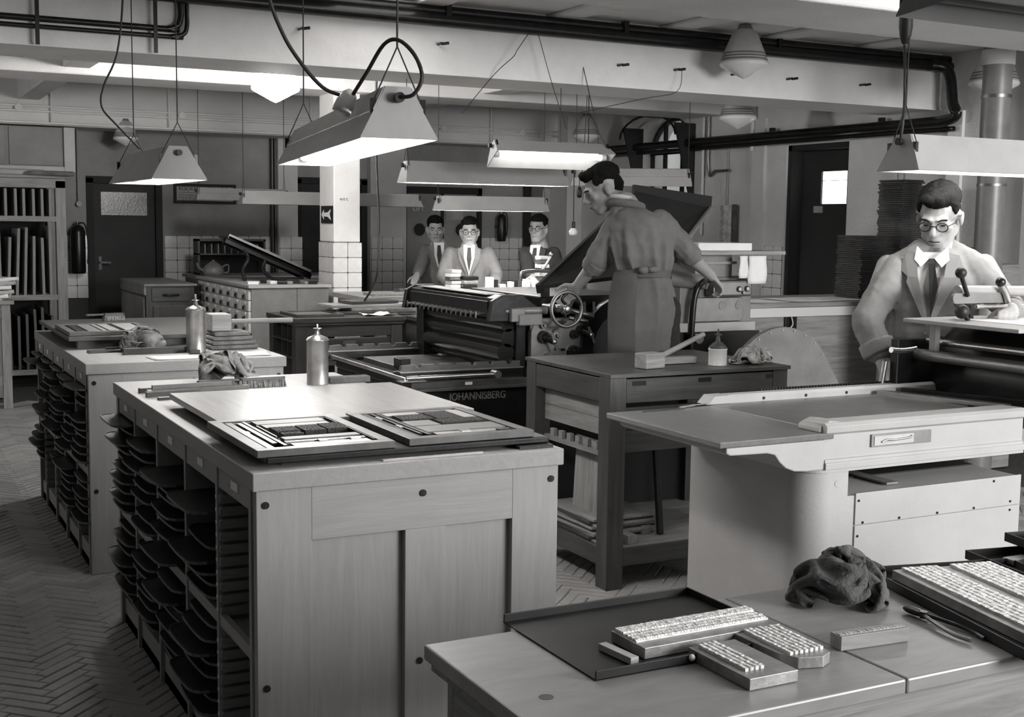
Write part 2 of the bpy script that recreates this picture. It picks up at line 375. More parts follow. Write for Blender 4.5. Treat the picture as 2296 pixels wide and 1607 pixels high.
box('door_frame', 'black_matte', (5.63, YW - .02, 1.92), (6.65, YW + .1, 2.0), d); box('meeting_stile', 'black_matte', (6.13, YW + .02, 0), (6.17, YW + .04, 1.92), d)
for x in (5.855, 6.392):
    MB().cyl((x, YW + .034, 1.5), (x, YW + .02, 1.5), .072, n=28).build('porthole', 'black_matte', d); r = MB()
    r.lathe([(.074, 0), (.074, .016), (.09, .016), (.09, 0)], (x, YW + .03, 1.5), 28, Matrix.Rotation(PI / 2, 3, 'X')).build('porthole_ring', 'plaster_dark', d)
text('lift_lettering', 'LIFT', 'paper', d, (5.845, YW + .026, 1.745), (PI / 2, 0, 0), .085)
box('notice', 'paper_grey', (6.2, YW + .02, 1.62), (6.42, YW + .028, 1.8), d)
# right wall door, recessed
d = struct(MB().box(XW + .16, Y0, 0, XW + .22, 8.385, 2.33).box(XW + .16, 8.385, 0, XW + .22, 8.87, 1.80).box(XW + .16, 8.385, 2.09, XW + .22, 8.87, 2.33).box(XW + .16, 8.87, 0, XW + .22, Y1, 2.33).build('door_4', 'door_paint'), 'dark door with a bright glass pane set in the right wall')
box('glass_pane', 'daylight_glass', (XW + .18, 8.38, 1.79), (XW + .2, 8.88, 2.1), d); box('pane_bar', 'paper_grey', (XW + .172, 8.385, 2.005), (XW + .18, 8.87, 2.01), d)
box('door_notice', 'paper_grey', (XW + .15, 8.83, 1.72), (XW + .16, 8.95, 1.78), d)
box('door_frame', 'black_matte', (XW + .02, Y0 - .005, 0), (XW + .16, Y0 + .03, 2.33), d); box('door_frame', 'black_matte', (XW + .02, Y1 - .05, 0), (XW + .16, Y1 + .005, 2.33), d); box('door_frame', 'black_matte', (XW + .02, Y0, 2.28), (XW + .16, Y1, 2.335), d)
# arched window
w = thing('window_1', 'arched window with dark blackout frame high on the right wall', 'window'); w['kind'] = 'structure'
fr = MB()
for y in (ya, cy - .12, cy + .2, yb - .03): fr.box(XW + .1, y, sill, XW + .14, y + .03, spring + (0 if y in (ya, yb - .03) else rr * ka * .93))
for z in (sill, sill + .27, spring): fr.box(XW + .1, ya, z, XW + .14, yb, z + .028)
for (p, q) in zip(arc[:-1], arc[1:]): fr.bar((XW + .12, p[0], p[1] - .015), (XW + .12, q[0], q[1] - .015), .05, .05, (1, 0, 0))
fr.build('window_frame', 'black_matte', w)
ys = [ya + .03, cy - .12, cy + .2, yb - .03]
for i in range(3):
    for z0, z1 in ((sill + .028, sill + .27), (sill + .298, spring)): box('pane', 'pane_glass', (XW + .118, ys[i] + .03 * (i > 0), z0), (XW + .122, ys[i + 1], z1), w)
MB().prism([(cy + (rr - .03) * math.cos(math.radians(t)), spring + .028 + (rr * ka - .05) * math.sin(math.radians(t))) for t in range(0, 181, 15)], XW + .118, XW + .122, 'x').build('arched_pane', 'pane_glass', w)
for yy, sg in ((ya - .02, -1), (yb, 1)):
    MB().prism([(XW, 1.75), (XW, 2.62), (XW - .26, 2.62), (XW - .02, 1.75)], yy, yy + .02, 'y').build('blackout_cheek', 'black_matte', w)
b2 = [(XW - .27, cy + (rr + .05) * math.cos(math.radians(t)), 2.5 + .22 * math.sin(math.radians(t))) for t in range(0, 181, 15)]
MB().tube(b2, .012, 6, False).build('hoop', 'black_iron', w); box('hoop_bracket', 'black_iron', (XW - .28, cy - .03, 2.7), (XW - .001, cy + .01, 2.76), w)
MB().prism([(XW, 1.80), (XW - .22, 1.74), (XW - .22, 1.66), (XW, 1.72)], ya - .15, yb + .02, 'y').build('window_sill', 'black_matte', w)
struct(MB().box(9.3, 8, 0, 9.4, 10.88, 3.2).box(9.3, 11.02, 0, 9.4, 14, 3.2).box(9.3, 10.88, 0, 9.4, 11.02, 1.78).box(9.2, 10.75, 0, 9.3, 10.87, 3.2).build('wall_outside', 'plaster'))
struct(MB().box(8.4, 7.9, 0, 8.5, 9.4, 2.5).build('wall_outside', 'white_paint'))
# skylight
sk = struct(box('window_2', 'daylight_glass', (2.6, 5.3, ZC - .012), (3.15, 7.2, ZC - .002)), 'bright skylight pane in the ceiling')
# ---- pipes on beam and wall
def pipe(name, pts, r, lab, m='black_iron', cl=(), sm=True):
    t = thing(name, lab, 'pipe'); MB().tube(pts, r, 12, sm).build('pipe_run', m, t)
    for c in cl: MB().cb(c, (.035, .05, .11)).build('clamp', 'black_iron', t)
    return t
pipe('heating_pipe', [(1.0, 7.27, 2.898), (2, 7.27, 2.898), (7.3, 7.27, 2.898), (7.45, 7.27, 2.898)], .03, 'upper black pipe along the top of the big white beam', cl=[(x, 7.25, 2.885) for x in (3.3, 4.6, 5.9)])
pipe('heating_pipe', [(1.0, 7.26, 2.84), (2, 7.26, 2.84), (7.3, 7.26, 2.84), (7.35, 7.25, 2.84), (7.46, 7.2, 2.83), (7.5, 7.16, 2.76), (7.5, 7.12, 2.56), (7.5, 7.08, 2.46), (7.5, 7.2, 2.425), (7.5, 7.5, 2.42), (7.5, 9, 2.42), (7.5, 12.4, 2.42), (7.5, 12.5, 2.42)], .042, 'thick black pipe bending down from the beam along the right wall', cl=[(7.53, y, 2.44) for y in (7.9, 9.3, 10.6, 11.7)])
pipe('heating_pipe', [(7.53, 7.25, 2.36), (7.53, 7.6, 2.36), (7.53, 12.4, 2.36), (7.53, 12.5, 2.36)], .02, 'thin dark pipe under the thick pipe on the right wall')
for k, (r, z, x1, lab) in enumerate(((.017, 2.655, 1.58, 'upper dark conduit on the left of the big beam'), (.013, 2.613, 1.6, 'lower dark conduit on the left of the big beam'))):
    xe = 1.665 if k == 0 else 1.7
    pipe('conduit', [(-.5, 7.29, z), (x1 - .1, 7.29, z), (x1, 7.29, z), (xe - .02, 7.29, z + .02), (xe, 7.29, z + .07), (xe, 7.29, z + .14), (xe, 7.29, 2.95)], r, lab)
for x in (.897, 1.52):
    tag(MB().box(x - .011, 7.265, 2.515, x + .011, 7.272, 2.95).build('perforated_strap', 'black_iron'), 'perforated black hanging strap on the big beam, ' + ('far left one' if x < 1 else 'beside the conduit bends'), 'strap')
# light conduits on the far beam
for z, lab in ((2.66, 'upper white conduit along the far beam'), (2.61, 'lower white conduit along the far beam')):
    pipe('conduit', [(-.5, 13.06, z), (1, 13.06, z), (7.2, 13.06, z), (7.3, 13.06, z)], .011, lab, 'white_paint')
pipe('conduit', [(-.5, 13.05, 2.5), (1, 13.05, 2.5), (7.2, 13.05, 2.5), (7.3, 13.05, 2.5)], .012, 'white ledge conduit at the foot of the far beam', 'white_paint')
for x in (1.72, 2.85, 4.35, 5.6, 6.5):
    pipe('drop_conduit', [(x, 13.05, 2.5), (x, 13.05, 2.95)], .009, 'short upright white conduit on the far beam at %s' % {1.72: 'its left end', 2.85: 'the dim lamp', 4.35: 'the pillar', 5.6: 'the lift doors', 6.5: 'the right corner'}[x], 'white_paint', sm=False)
for x in (1.42, 2.98, 5.9, 6.9):
    j = tag(MB().cyl((x, 13.09, 2.635), (x, 13.03, 2.635), .035, n=14).build('junction_box', 'white_paint'), 'round white junction box on the far beam, ' + {1.42: 'leftmost', 2.98: 'above the smoking notice', 5.9: 'above the lift door', 6.9: 'rightmost'}[x], 'junction box')
pipe('wall_pipe', [(4.07, 13.56, .2), (4.07, 13.56, 2.4), (4.07, 13.56, 2.48)], .028, 'dark upright pipe on the back wall left of the pillar', sm=False)
pipe('wall_pipe', [(2.03, 13.57, 1.75), (2.03, 13.57, 2.3), (2.03, 13.57, 2.48)], .012, 'thin dark pipe beside the dark door', 'plaster_dark', sm=False)
pipe('wall_conduit', [(7.57, 10.42, 1.5), (7.57, 10.42, 2.0), (7.57, 10.42, 2.6), (7.57, 10.42, 2.95)], .016, 'light upright conduit right of the arched window', 'plaster', sm=False)
pipe('wall_conduit', [(7.57, 10.33, 2.95), (7.57, 10.33, 2.15), (7.57, 10.2, 2.13), (7.57, 9.98, 2.13)], .014, 'bent conduit beside the arched window', 'dull_steel')
pipe('wall_conduit', [(7.57, 10.02, 1.45), (7.57, 10.02, 2.0), (7.57, 10.02, 2.4)], .006, 'thin upright wire conduit on the right wall', 'machine_grey', sm=False)
pipe('wall_conduit', [(7.55, 9.62, 2.3), (7.55, 9.62, 2.95)], .02, 'short upright conduit by the far cone lamp', 'plaster', sm=False)
pipe('wall_conduit', [(7.55, 7.7, 1.2), (7.55, 7.7, 2.4)], .012, 'thin dark pipe right of the bright door', 'machine_grey', sm=False)
# vertical duct
t = thing('vent_duct', 'round grey sheet metal duct rising at the right edge', 'duct', (6.29, 5.62, 0))
MB().cyl((0, 0, 0), (0, 0, 2.95), .088, n=28).build('duct_body', 'machine_grey', t); MB().cyl((0, 0, 2.4), (0, 0, 2.42), .092, n=28).build('duct_band', 'dull_steel', t)
MB().cyl((0, 0, 2.6), (0, 0, 2.69), .1, n=28).build('duct_collar', 'plaster', t); MB().cyl((0, 0, 1.86), (0, 0, 1.875), .091, n=28).build('duct_band', 'dull_steel', t)
# screw hooks in the beam
for i, x in enumerate((3.27, 4.6, 5.55, 6.05, 6.75, 2.37, 5.06)):
    z = (2.7, 2.66, 2.66, 2.66, 2.66, 2.72, 2.66)[i]
    tag(MB().cyl((x, 7.33, z), (x, 7.27, z), .008, n=8).cyl((x, 7.27, z - .004), (x + .045, 7.262, z + .004), .009, n=8).build('beam_hook', 'black_iron'), 'small dark hook in the big beam, ' + ('%s from the left' % ('second', 'third', 'fifth', 'sixth', 'seventh', 'first', 'fourth')[i]), 'hook')
w = struct(box('left_glow_pane', 'pane_glow', (-2.498, 8.6, 1.2), (-2.49, 11.6, 2.4)), 'added glowing pane on the unseen left wall')  # unseen glowing pane added to light the left-facing sides, no opening behind it
for y in (8.6, 9.6, 10.6, 11.57): box('glow_pane_bar', 'white_paint', (-2.49, y, 1.2), (-2.46, y + .03, 2.4), w)
# ================================================================ galley cabinets
def cabinet(y0, y1, divs, lab, lab2):
    x0, x1, zt = .868, 1.781, .955
    c = thing('galley_cabinet', lab, 'cabinet', (x0, y0, 0)); Wd, D = x1 - x0, y1 - y0
    box('worktop', 'beech_y', (0, 0, .907), (Wd, D, zt), c, .003)
    f = .012
    for a in (.012, Wd - .16): box('stile', 'beech_z', (a, f, 0), (a + .148, f + .03, .906), c, .0015)
    box('top_rail', 'beech_x', (.16, f, .763), (Wd - .16, f + .03, .906), c, .0015); box('bottom_rail', 'beech_x', (.16, f, .02), (Wd - .16, f + .03, .13), c, .0015)
    box('mullion', 'beech_z', (.425, f, .13), (.545, f + .03, .763), c, .0015)
    for a, b in ((.16, .425), (.545, Wd - .16)): box('panel', 'beech_z', (a, f + .022, .13), (b, f + .028, .763), c)
    for px, pz in ((.036, .868), (Wd / 2 + .02, .862), (Wd - .036, .868), (.036, .38), (Wd / 2 + .012, .39), (Wd - .036, .385)):
        s = MB().cyl((px, f - .001, pz), (px, f - .004, pz), .0095, n=20).build('screw', 'black_iron', c); MB().box(px - .0012, f - .005, pz - .008, px + .0012, f - .0038, pz + .008).build('slot', 'black_matte', s)
    box('side_board', 'beech_z', (Wd - .02, .045, .02), (Wd - .008, D, .906), c); box('centre_board', 'worn_z', (.43, .045, .02), (.445, D - .02, .906), c)
    box('end_board', 'beech_z', (.012, D - .03, 0), (Wd - .012, D, .906), c); box('base_board', 'worn_y', (.02, .045, .0), (Wd - .02, D - .03, .04), c)
    for i, y in enumerate(divs):
        yy = min(max(y - y0, .062), D - .045); box('divider', 'beech_z', (.008, yy - .011, .0), (.43, yy + .011, .906), c, .001)
    for i in range(len(divs) - 1):
        a, b = divs[i + 1] - y0 + .011, divs[i] - y0 - .011
        a = max(a, .045); b = min(b, D - .045)
        h = box('header', 'beech_y', (.012, a, .845), (.025, b, .906), c)
        box('label_card', 'paper', (.009, (a + b) / 2 - .035, .868), (.0119, (a + b) / 2 + .03, .892), h)
        box('mid_rail', 'beech_y', (.012, a, .44), (.03, b, .475), c); box('mid_shelf', 'worn_y', (.03, a, .44), (.43, b, .452), c)
        box('kick_board', 'beech_y', (.02, a, 0), (.035, b, .105), c)
        box('shelf', 'worn_y', (.035, a, .095), (.43, b, .105), c)
    return c
SLOT = [.83 - .0365 * i for i in range(10)] + [.41 - .0365 * i for i in range(8)]
def tray_mesh():
    w, d = .166, .33; m = MB(); pts = []
    # plan: +x towards the back, rounded corners at the front, slightly bowed front edge
    for k in range(9): t = -1 + k / 4; pts.append((-.004 * (1 - t * t), t * (w - .05)))
    fl = [(.05 * (1 - math.cos(a)), -(w - .05) - .05 * math.sin(a)) for a in (PI / 6, PI / 3, PI / 2)]
    fr_ = [(.05 * (1 - math.cos(a)), (w - .05) + .05 * math.sin(a)) for a in (PI / 6, PI / 3, PI / 2)]
    poly = fl[::-1] + pts + fr_ + [(d, w), (d, -w)]
    m.prism(poly, 0, .006); n = len(poly)
    r = MB()
    for i in range(n - 3):
        p, q = poly[i], poly[i + 1]; r.bar((p[0], p[1], .005), (q[0], q[1], .005), .0035, .0075)
    return m, r
TM, TR = tray_mesh()
mat('tray_rim', .1, .5, 0, 'n', .5, 20)
mat('tray_wood', .02, .45, 0, 'n', .5, 9, .05); mat('tray_pale', .16, .55, 0, 'n', .4, 9, .05)
U_ = 'first second third fourth fifth sixth seventh eighth ninth tenth eleventh twelfth thirteenth fourteenth fifteenth sixteenth seventeenth eighteenth nineteenth'.split(); ORD = list(U_)
for tn, tth in (('twenty', 'twentieth'), ('thirty', 'thirtieth'), ('forty', 'fortieth'), ('fifty', 'fiftieth'), ('sixty', 'sixtieth')): ORD += [tth] + [tn + '-' + u for u in U_[:9]]
def trays(y0, divs, skip, lab, grp, seed, pale=()):
    rnd = random.Random(seed); first = {}
    for b in range(len(divs) - 1):
        cy_ = (divs[b] + divs[b + 1]) / 2
        for s, z in enumerate(SLOT):
            if skip(b, s, rnd): continue
            k = 'tray_pale' if (b, s) in pale else 'tray_wood'
            if k not in first: o = TM.build('galley_tray', k, fix=True); TR.build('tray_rim', 'tray_rim', o); first[k] = o
            else: o = dup(first[k])
            pr = rnd.choice((.01, .015, .02, .025, .03, .035, .045, .06, .075))
            o.location = (.868 - pr + .012, cy_ + rnd.uniform(-.004, .004), z); o.rotation_euler = (0, rnd.uniform(-.01, .02), rnd.uniform(-.02, .02))
            tag(o, 'dark galley tray, %s slot from the top, %s bay of the %s cabinet' % (ORD[s], ORD[4 - b], lab), 'tray', grp)
            if k == 'tray_pale': o['label'] = 'pale worn galley tray sticking out low in the nearest cabinet'
D1 = (5.03, 4.681, 4.292, 3.877, 3.488, 3.11); D2 = (7.52, 7.25, 6.86, 6.49, 6.104, 5.75)
c1 = cabinet(3.083, 5.054, D1, 'pale wooden galley cabinet in the foreground with two panels on its end', '')
c2 = cabinet(5.724, 7.53, D2, 'pale wooden galley cabinet behind the nearest one, on the left', '')
r = MB(); proto = None     # runners of the empty nearest bay
for z in SLOT:
    q = MB().prism(rrect(0, 0, .4, .026, .006, 3), 0, .014, 'y')
    for cab, yy in ((c1, D1[4] - 3.083 - .025),):
        o = q.build('runner', 'worn_x', cab, fix=True); o.location = (.012, yy, z - .033)
    box('number_tag', 'paper', (.006, D1[4] - 3.083 - .005, z - .02), (.0079, D1[4] - 3.083 + .004, z - .011), c1)
for b in range(5):
    m = MB()
    for z in SLOT: m.box(.012, D2[b] - 5.724 - .025, z - .03, .4, D2[b] - 5.724 - .011, z - .008)
    m.build('runner_set', 'worn_x', c2)
trays(3.083, D1, lambda b, s, r: b == 4 or (s in (0, 1) and b in (2, 3) and r.random() < .8) or r.random() < .06, 'nearest', 'trays in the nearest galley cabinet', 3, pale=((2, 13),))
def sk2(b, s, r):
    if b == 0: return 2 < s < 9 or s > 14
    if b == 1: return s > 8
    if b == 2: return s > 11
    return r.random() < .12 or s > 15
trays(5.724, D2, sk2, 'second', 'trays in the second galley cabinet', 5)
# ================================================================ lamps
def trough(name, lab, a, b, z, w=.22, h=.14, tw=.065, lit=True, tilt=0.0, hang=None, tubes=1, tm='tube_glow', shell='lamp_enamel'):
    """fluorescent trough lamp between ground points a and b, open downwards, bottom edge at z"""
    a = Vector((a[0], a[1])); b = Vector((b[0], b[1])); L = (b - a).length; mid = (a + b) / 2; rz = math.atan2(b.y - a.y, b.x - a.x)
    t = thing(name, lab, 'lamp', (mid.x, mid.y, z), rz); t.rotation_euler = (tilt, 0, rz)
    hw, ht, l = w / 2, tw / 2, L / 2; s = MB(); th = .004
    hm = h * .55; wm = hw + (ht - hw) * .55
    for sg in (-1, 1):
        s.add([(-l, sg * hw, 0), (l, sg * hw, 0), (l - .012, sg * wm, hm), (-l + .012, sg * wm, hm)], [(0, 1, 2, 3)])
        s.add([(-l + .012, sg * wm * .985, hm), (l - .012, sg * wm * .985, hm), (l - .025, sg * ht, h), (-l + .025, sg * ht, h)], [(0, 1, 2, 3)])
    s.add([(-l + .025, -ht, h), (l - .025, -ht, h), (l - .025, ht, h), (-l + .025, ht, h)], [(0, 1, 2, 3)])
    o = s.build('reflector', shell, t, fix=True); sm = o.modifiers.new('thick', 'SOLIDIFY'); sm.thickness = th
    for sg in (-1, 1):
        e = MB().add([(sg * l, -hw, 0), (sg * l, hw, 0), (sg * (l - .025), ht, h), (sg * (l - .025), -ht, h)], [(0, 1, 2, 3)]).build('end_plate', shell, t)
        m_ = e.modifiers.new('thick', 'SOLIDIFY'); m_.thickness = .004; m_.offset = 0
        MB().cyl((sg * (l - .012), 0, h * .8), (sg * (l + .008), 0, h * .8), .014, n=14).build('grommet', 'rubber', e)
        for q in (-1, 1): MB().cb((sg * (l - .022), q * wm, hm + .012), (.012, .016, .04)).build('clip', 'black_iron', e)
    MB().box(-l + .06, -.03, h * .55, l - .06, .03, h * .95).build('ballast_box', 'lamp_white' if shell == 'lamp_enamel' else shell, t)
    for k in range(tubes):
        y = 0 if tubes == 1 else (-.04 + .08 * k)
        tb = MB().cyl((-l + .05, y, .035), (l - .05, y, .035), .018, n=12).build('tube', tm if lit else ('tube_off' if shell == 'lamp_enamel' else shell), t)
        for sg in (-1, 1): MB().cyl((sg * (l - .05), y, .035), (sg * (l - .02), y, .035), .019, n=12).build('socket', 'lamp_white', tb)
    if hang:
        for sg, zt in hang:
            px = sg * (l - .03)
            for q in (-1, 1): MB().tube([(px, q * wm, hm + .02), (px, 0, h + .11)], .0022, 5, False).build('hanger_wire', 'cord', t)
            MB().tube([(px, 0, h + .11), (px, 0, zt - z)], .003, 5, False).build('hanger_wire', 'cord', t)
    return t
l1 = trough('trough_lamp', 'large lit trough lamp hanging over the nearest cabinet', (1.307, 3.18), (1.63, 5.0), 1.82, .215, .137, .07, True, 0, [(-1, 2.95), (1, 2.95)])
MB().tube([(-.93, 0, .11), (-.96, -.03, .115), (-.975, -.05, .16), (-.95, -.035, .22), (-.91, 0, .262), (-.86, .03, .255), (-.78, .06, .19), (-.7, .085, .135)], .0055, 8).build('power_cord', 'cord', l1)
trough('trough_lamp', 'small lit trough lamp hanging over the second cabinet at left', (1.35, 5.98), (1.352, 7.1), 1.78, .26, .155, .085, True, 0, [(-1, 2.95), (1, 2.95)])
trough('trough_lamp', 'long lit trough lamp over the cylinder press', (3.184, 7.7), (4.358, 7.62), 1.85, .2, .14, .07, True, .0, [(-1, 2.52), (1, 2.52)])
trough('trough_lamp', 'tilted trough lamp turned towards the viewer above the other lamps', (3.52, 7.05), (4.33, 6.98), 1.99, .2, .12, .06, True, -.5, [(1, 2.85)], tm='tube_dim')  # faint tube glow stands in for light received from neighbouring lamps
trough('trough_lamp', 'lit two tube trough lamp above the type counter', (4.15, 9.35), (5.05, 9.1), 1.69, .2, .115, .06, True, .0, [(-1, 2.93), (1, 2.93)], 2)
trough('trough_lamp', 'unlit trough lamp behind the tiled pillar', (3.05, 11.15), (4.75, 11.05), 1.73, .2, .115, .06, False, 0, [(-1, 2.9)])
trough('trough_lamp', 'dim unlit trough lamp in front of the smoking notice', (2.88, 12.1), (3.75, 12.0), 1.775, .2, .11, .06, False, 0, [(-1, 2.95), (1, 2.95)])
trough('trough_lamp', 'unlit trough lamp across the arched window', (5.0, 8.6), (5.75, 8.05), 1.9, .2, .125, .06, False, .1, [(-1, 2.95), (1, 2.95)])
lr = trough('trough_lamp', 'lit trough lamp above the man at the right', (3.56, 3.64), (5.3, 3.64), 1.815, .215, .14, .07, True, 0, [(-1, 2.86)], tm='tube_soft')
MB().tube([(-.87, 0, .11), (-.9, -.04, .12), (-.9, -.05, .2), (-.85, 0, .3), (-.84, .02, .45), (-.83, .05, .55), (-.86, .03, .66), (-.86, 0, .9)], .006, 8).build('power_cord', 'cord', lr)
pg = MB().lathe([(0, 0), (.012, .0), (.022, .03), (.026, .06), (.026, .14), (.014, .165), (.008, .2), (0, .2)], (-.86, 0, .48), 18).build('plug_coupling', 'rubber', lr)
MB().tube([(-.86, 0, .68), (-.86, 0, .9)], .006, 8, False).build('plug_cord', 'cord', pg)
ln = trough('trough_lamp', 'dark unlit trough lamp at the top right corner', (2.62, 2.6), (4.0, 2.62), 2.2, .22, .14, .07, False, -.1, [(-1, 2.95)], shell='lamp_dark')
# inline connector hanging from the cord of the large lamp, and its supply cord
cpl = thing('cord_coupling', 'pale porcelain coupling in the cord of the large lamp', 'coupling', (1.255, 3.455, 1.935))
MB().lathe([(0, -.035), (.026, -.035), (.028, -.02), (.028, .0), (.024, .004), (.022, .025), (.012, .038), (0, .04)], (0, 0, 0), 20, Matrix.Rotation(.5, 3, 'Y')).build('coupling_body', 'porcelain', cpl)
tag(MB().tube([(1.238, 3.46, 1.955), (1.19, 3.47, 1.975), (1.13, 3.48, 2.04), (1.08, 3.49, 2.12), (1.04, 3.5, 2.24), (1.02, 3.5, 2.45), (1.02, 3.5, 2.95)], .0055, 8).build('supply_cord', 'cord'), 'black cord hanging from the ceiling to the pale coupling', 'cord')
# cone pendants
def pendant(lab, tip, dia, lit=False, cat='lamp'):
    k = dia / .33; t = thing('cone_pendant', lab, 'lamp', (tip[0], tip[1], tip[2])); r = .165 * k
    prof = [(0, 0), (.03 * k, .014 * k), (r * .97, .085 * k), (r, .1 * k), (r * .97, .112 * k)]
    MB().lathe(prof, (0, 0, 0), 32).build('lower_glass', 'globe_glow' if lit else 'opal_glass', t)
    MB().lathe([(r * .97, .112 * k), (r * .9, .15 * k), (r * .86, .17 * k), (r * .52, .3 * k), (r * .34, .33 * k)], (0, 0, 0), 32).build('upper_glass', 'globe_glow' if lit else 'pendant_glass', t)
    if not lit:
        for f, z in ((.955, .122), (.915, .142), (.875, .162)): MB().lathe([(r * f + .001, z * k), (r * (f - .03) + .0035, (z + .008) * k), (r * (f - .05), (z + .016) * k)], (0, 0, 0), 32).build('stripe', 'machine_grey', t)
    MB().cyl((0, 0, .325 * k), (0, 0, .36 * k), r * .36, r * .25, 20).cyl((0, 0, .36 * k), (0, 0, .42 * k), r * .14, n=14).build('gallery', 'machine_grey', t)
    MB().cyl((0, 0, .42 * k), (0, 0, 2.95 - tip[2]), .011, n=10).build('stem', 'machine_grey', t)
    return t
pendant('large striped cone lamp in front of the big white beam', (5.38, 6.97, 2.585), .33)
pendant('striped cone lamp low beneath the beam, right of the arched window', (6.7, 8.74, 2.41), .32)
pendant('striped cone lamp above the stooping worker', (6.94, 11.66, 2.43), .30)
pendant('striped cone lamp half hidden by the round duct', (6.83, 6.13, 2.47), .33)
pendant('dim cone lamp behind the left trough lamp', (2.43, 13.12, 2.31), .25)
pendant('brightly lit cone lamp under the big beam', (2.67, 8.8, 2.42), .34, True)
# ================================================================ small-thing builders
def rag(name, lab, loc, r, m, seed, rz=0.0, fold=1.0, cat='rag', drop=None, nu=72, nv=44):
    # crumple a square cloth: relax its threads to full length inside a low dome
    rg = np.random.RandomState(seed); n = 60; S = 1.75 * (r[0] + r[1]) * (1.0 + .15 * fold); h = S / (n - 1)
    g = np.linspace(-.5, .5, n); X, Y = np.meshgrid(g, g, indexing='ij'); p = np.stack([X * r[0] * 1.5, Y * r[1] * 1.5, np.full_like(X, r[2] * .75)], -1)
    for fq, am in ((2, .6), (4, .45), (7, .25)):
        for c in range(3):
            ph = rg.rand(4) * 6.28; p[..., c] += am * r[2] * (np.sin(fq * 3.1 * X * rg.choice([-1, 1]) + fq * 2.2 * Y + ph[0]) + np.sin(fq * 2.7 * Y - fq * 1.9 * X + ph[1])) * (.5 if c < 2 else 1)
    cons = []
    for dx, dy, w in ((1, 0, .5), (0, 1, .5), (1, 1, .35), (1, -1, .35), (3, 0, .06), (0, 3, .06)):
        L = h * math.hypot(dx, dy) * (1 if w > .1 else .97); cons.append((dx, dy, L, w))
    def views(dx, dy):
        a_ = (slice(0, n - dx), slice(max(0, -dy), n - max(0, dy))); b_ = (slice(dx, n), slice(max(0, dy), n - max(0, -dy))); return a_, b_
    for it in range(260):
        p[..., 2] -= .00004
        for dx, dy, L, w in cons:
            a_, b_ = views(dx, dy); d = p[b_] - p[a_]; ln = np.sqrt((d * d).sum(-1, keepdims=True)) + 1e-9; q = d * (w * (ln - L) / ln)
            p[a_] += q; p[b_] -= q
        e = np.sqrt((p[..., 0] / (r[0] * 1.08)) ** 2 + (p[..., 1] / (r[1] * 1.08)) ** 2 + (np.maximum(p[..., 2], 0) / (r[2] * 1.5)) ** 2)[..., None]
        p = np.where(e > 1, p * (1 - .35 * (1 - 1 / np.maximum(e, 1))), p); p[..., 2] = np.maximum(p[..., 2], .003)
    mb = MB(); mb.add([tuple(v) for v in p.reshape(-1, 3)], [(i * n + j, (i + 1) * n + j, (i + 1) * n + j + 1, i * n + j + 1) for i in range(n - 1) for j in range(n - 1)], True)
    o = mb.build(name, m); sd = o.modifiers.new('thick', 'SOLIDIFY'); sd.thickness = .0016; sd.offset = 0; sb_ = o.modifiers.new('soft', 'SUBSURF'); sb_.levels = sb_.render_levels = 1; o.location = loc; o.rotation_euler = (0, 0, rz); return tag(o, lab, cat)
def sheet(name, lab, m, x0, y0, w, d, z, rz=0, cat='paper', curl=.004, seed=1, parent=None):
    n = 8; mb = MB(); vs = []
    for i in range(n + 1):
        for j in range(n + 1):
            u, v = i / n - .5, j / n - .5; vs.append((u * w, v * d, .0008 + curl * max(0, noise.noise(Vector((u * 2.3 + seed, v * 2.1, seed)))) + curl * .6 * (abs(u) + abs(v)) ** 3))
    mb.add(vs, [(i * (n + 1) + j, (i + 1) * (n + 1) + j, (i + 1) * (n + 1) + j + 1, i * (n + 1) + j + 1) for i in range(n) for j in range(n)], True)
    o = mb.build(name, m, parent); o.location = (x0, y0, z); o.rotation_euler = (0, 0, rz); s_ = o.modifiers.new('thick', 'SOLIDIFY'); s_.thickness = .0008
    return tag(o, lab, cat) if lab else o
def oilcan(name, lab, loc, r, h, m, m2, spout=.05, squat=False, ck=.6):
    t = thing(name, lab, 'oil can', loc)
    MB().lathe([(0, 0), (r, 0), (r, .004), (r * .985, .008), (r * .985, h - .006), (r * 1.03, h - .004), (r * 1.03, h), (0, h)], (0, 0, 0), 36).build('can_body', m, t)
    k = .5 if squat else .32
    pf = [(r, 0), (r * .9, .012), (r * k, .03), (r * .24, .036), (r * .24, .05), (r * .17, .055), (r * .17, .066), (r * .1, .07), (r * .09, .07 + spout), (0, .07 + spout)]
    c = MB().lathe([(a_, h + ck * b_) for a_, b_ in pf], (0, 0, 0), 28).build('can_cap', m2, t)
    MB().cyl((0, 0, h + ck * .068), (0, 0, h + ck * .074), r * .38, n=16).build('pump_flange', m2, c); return t
def brush(lab, loc, rz, L=.12, w=.03):
    t = thing('bench_brush', lab, 'brush', loc, rz); rnd = random.Random(4)
    MB().prism(rrect(-L / 2, -w / 2, L / 2, w / 2, .012, 4), .03, .042).build('brush_back', 'dark_x', t)
    MB().prism(rrect(-L / 2 - .1, -.009, -L / 2 + .01, .009, .008, 3), .032, .041).build('brush_handle', 'dark_x', t)
    b = MB()
    for i in range(26):
        for j in range(6):
            x = -L / 2 + .006 + (L - .012) * i / 25; y = -w / 2 + .004 + (w - .008) * j / 5
            b.bar((x, y, .031), (x * 1.06 + rnd.uniform(-.003, .003), y * 1.3 + rnd.uniform(-.003, .003), .001), .0035, .0035)
    b.build('bristles', 'bristle', t)['kind'] = 'stuff'; return t
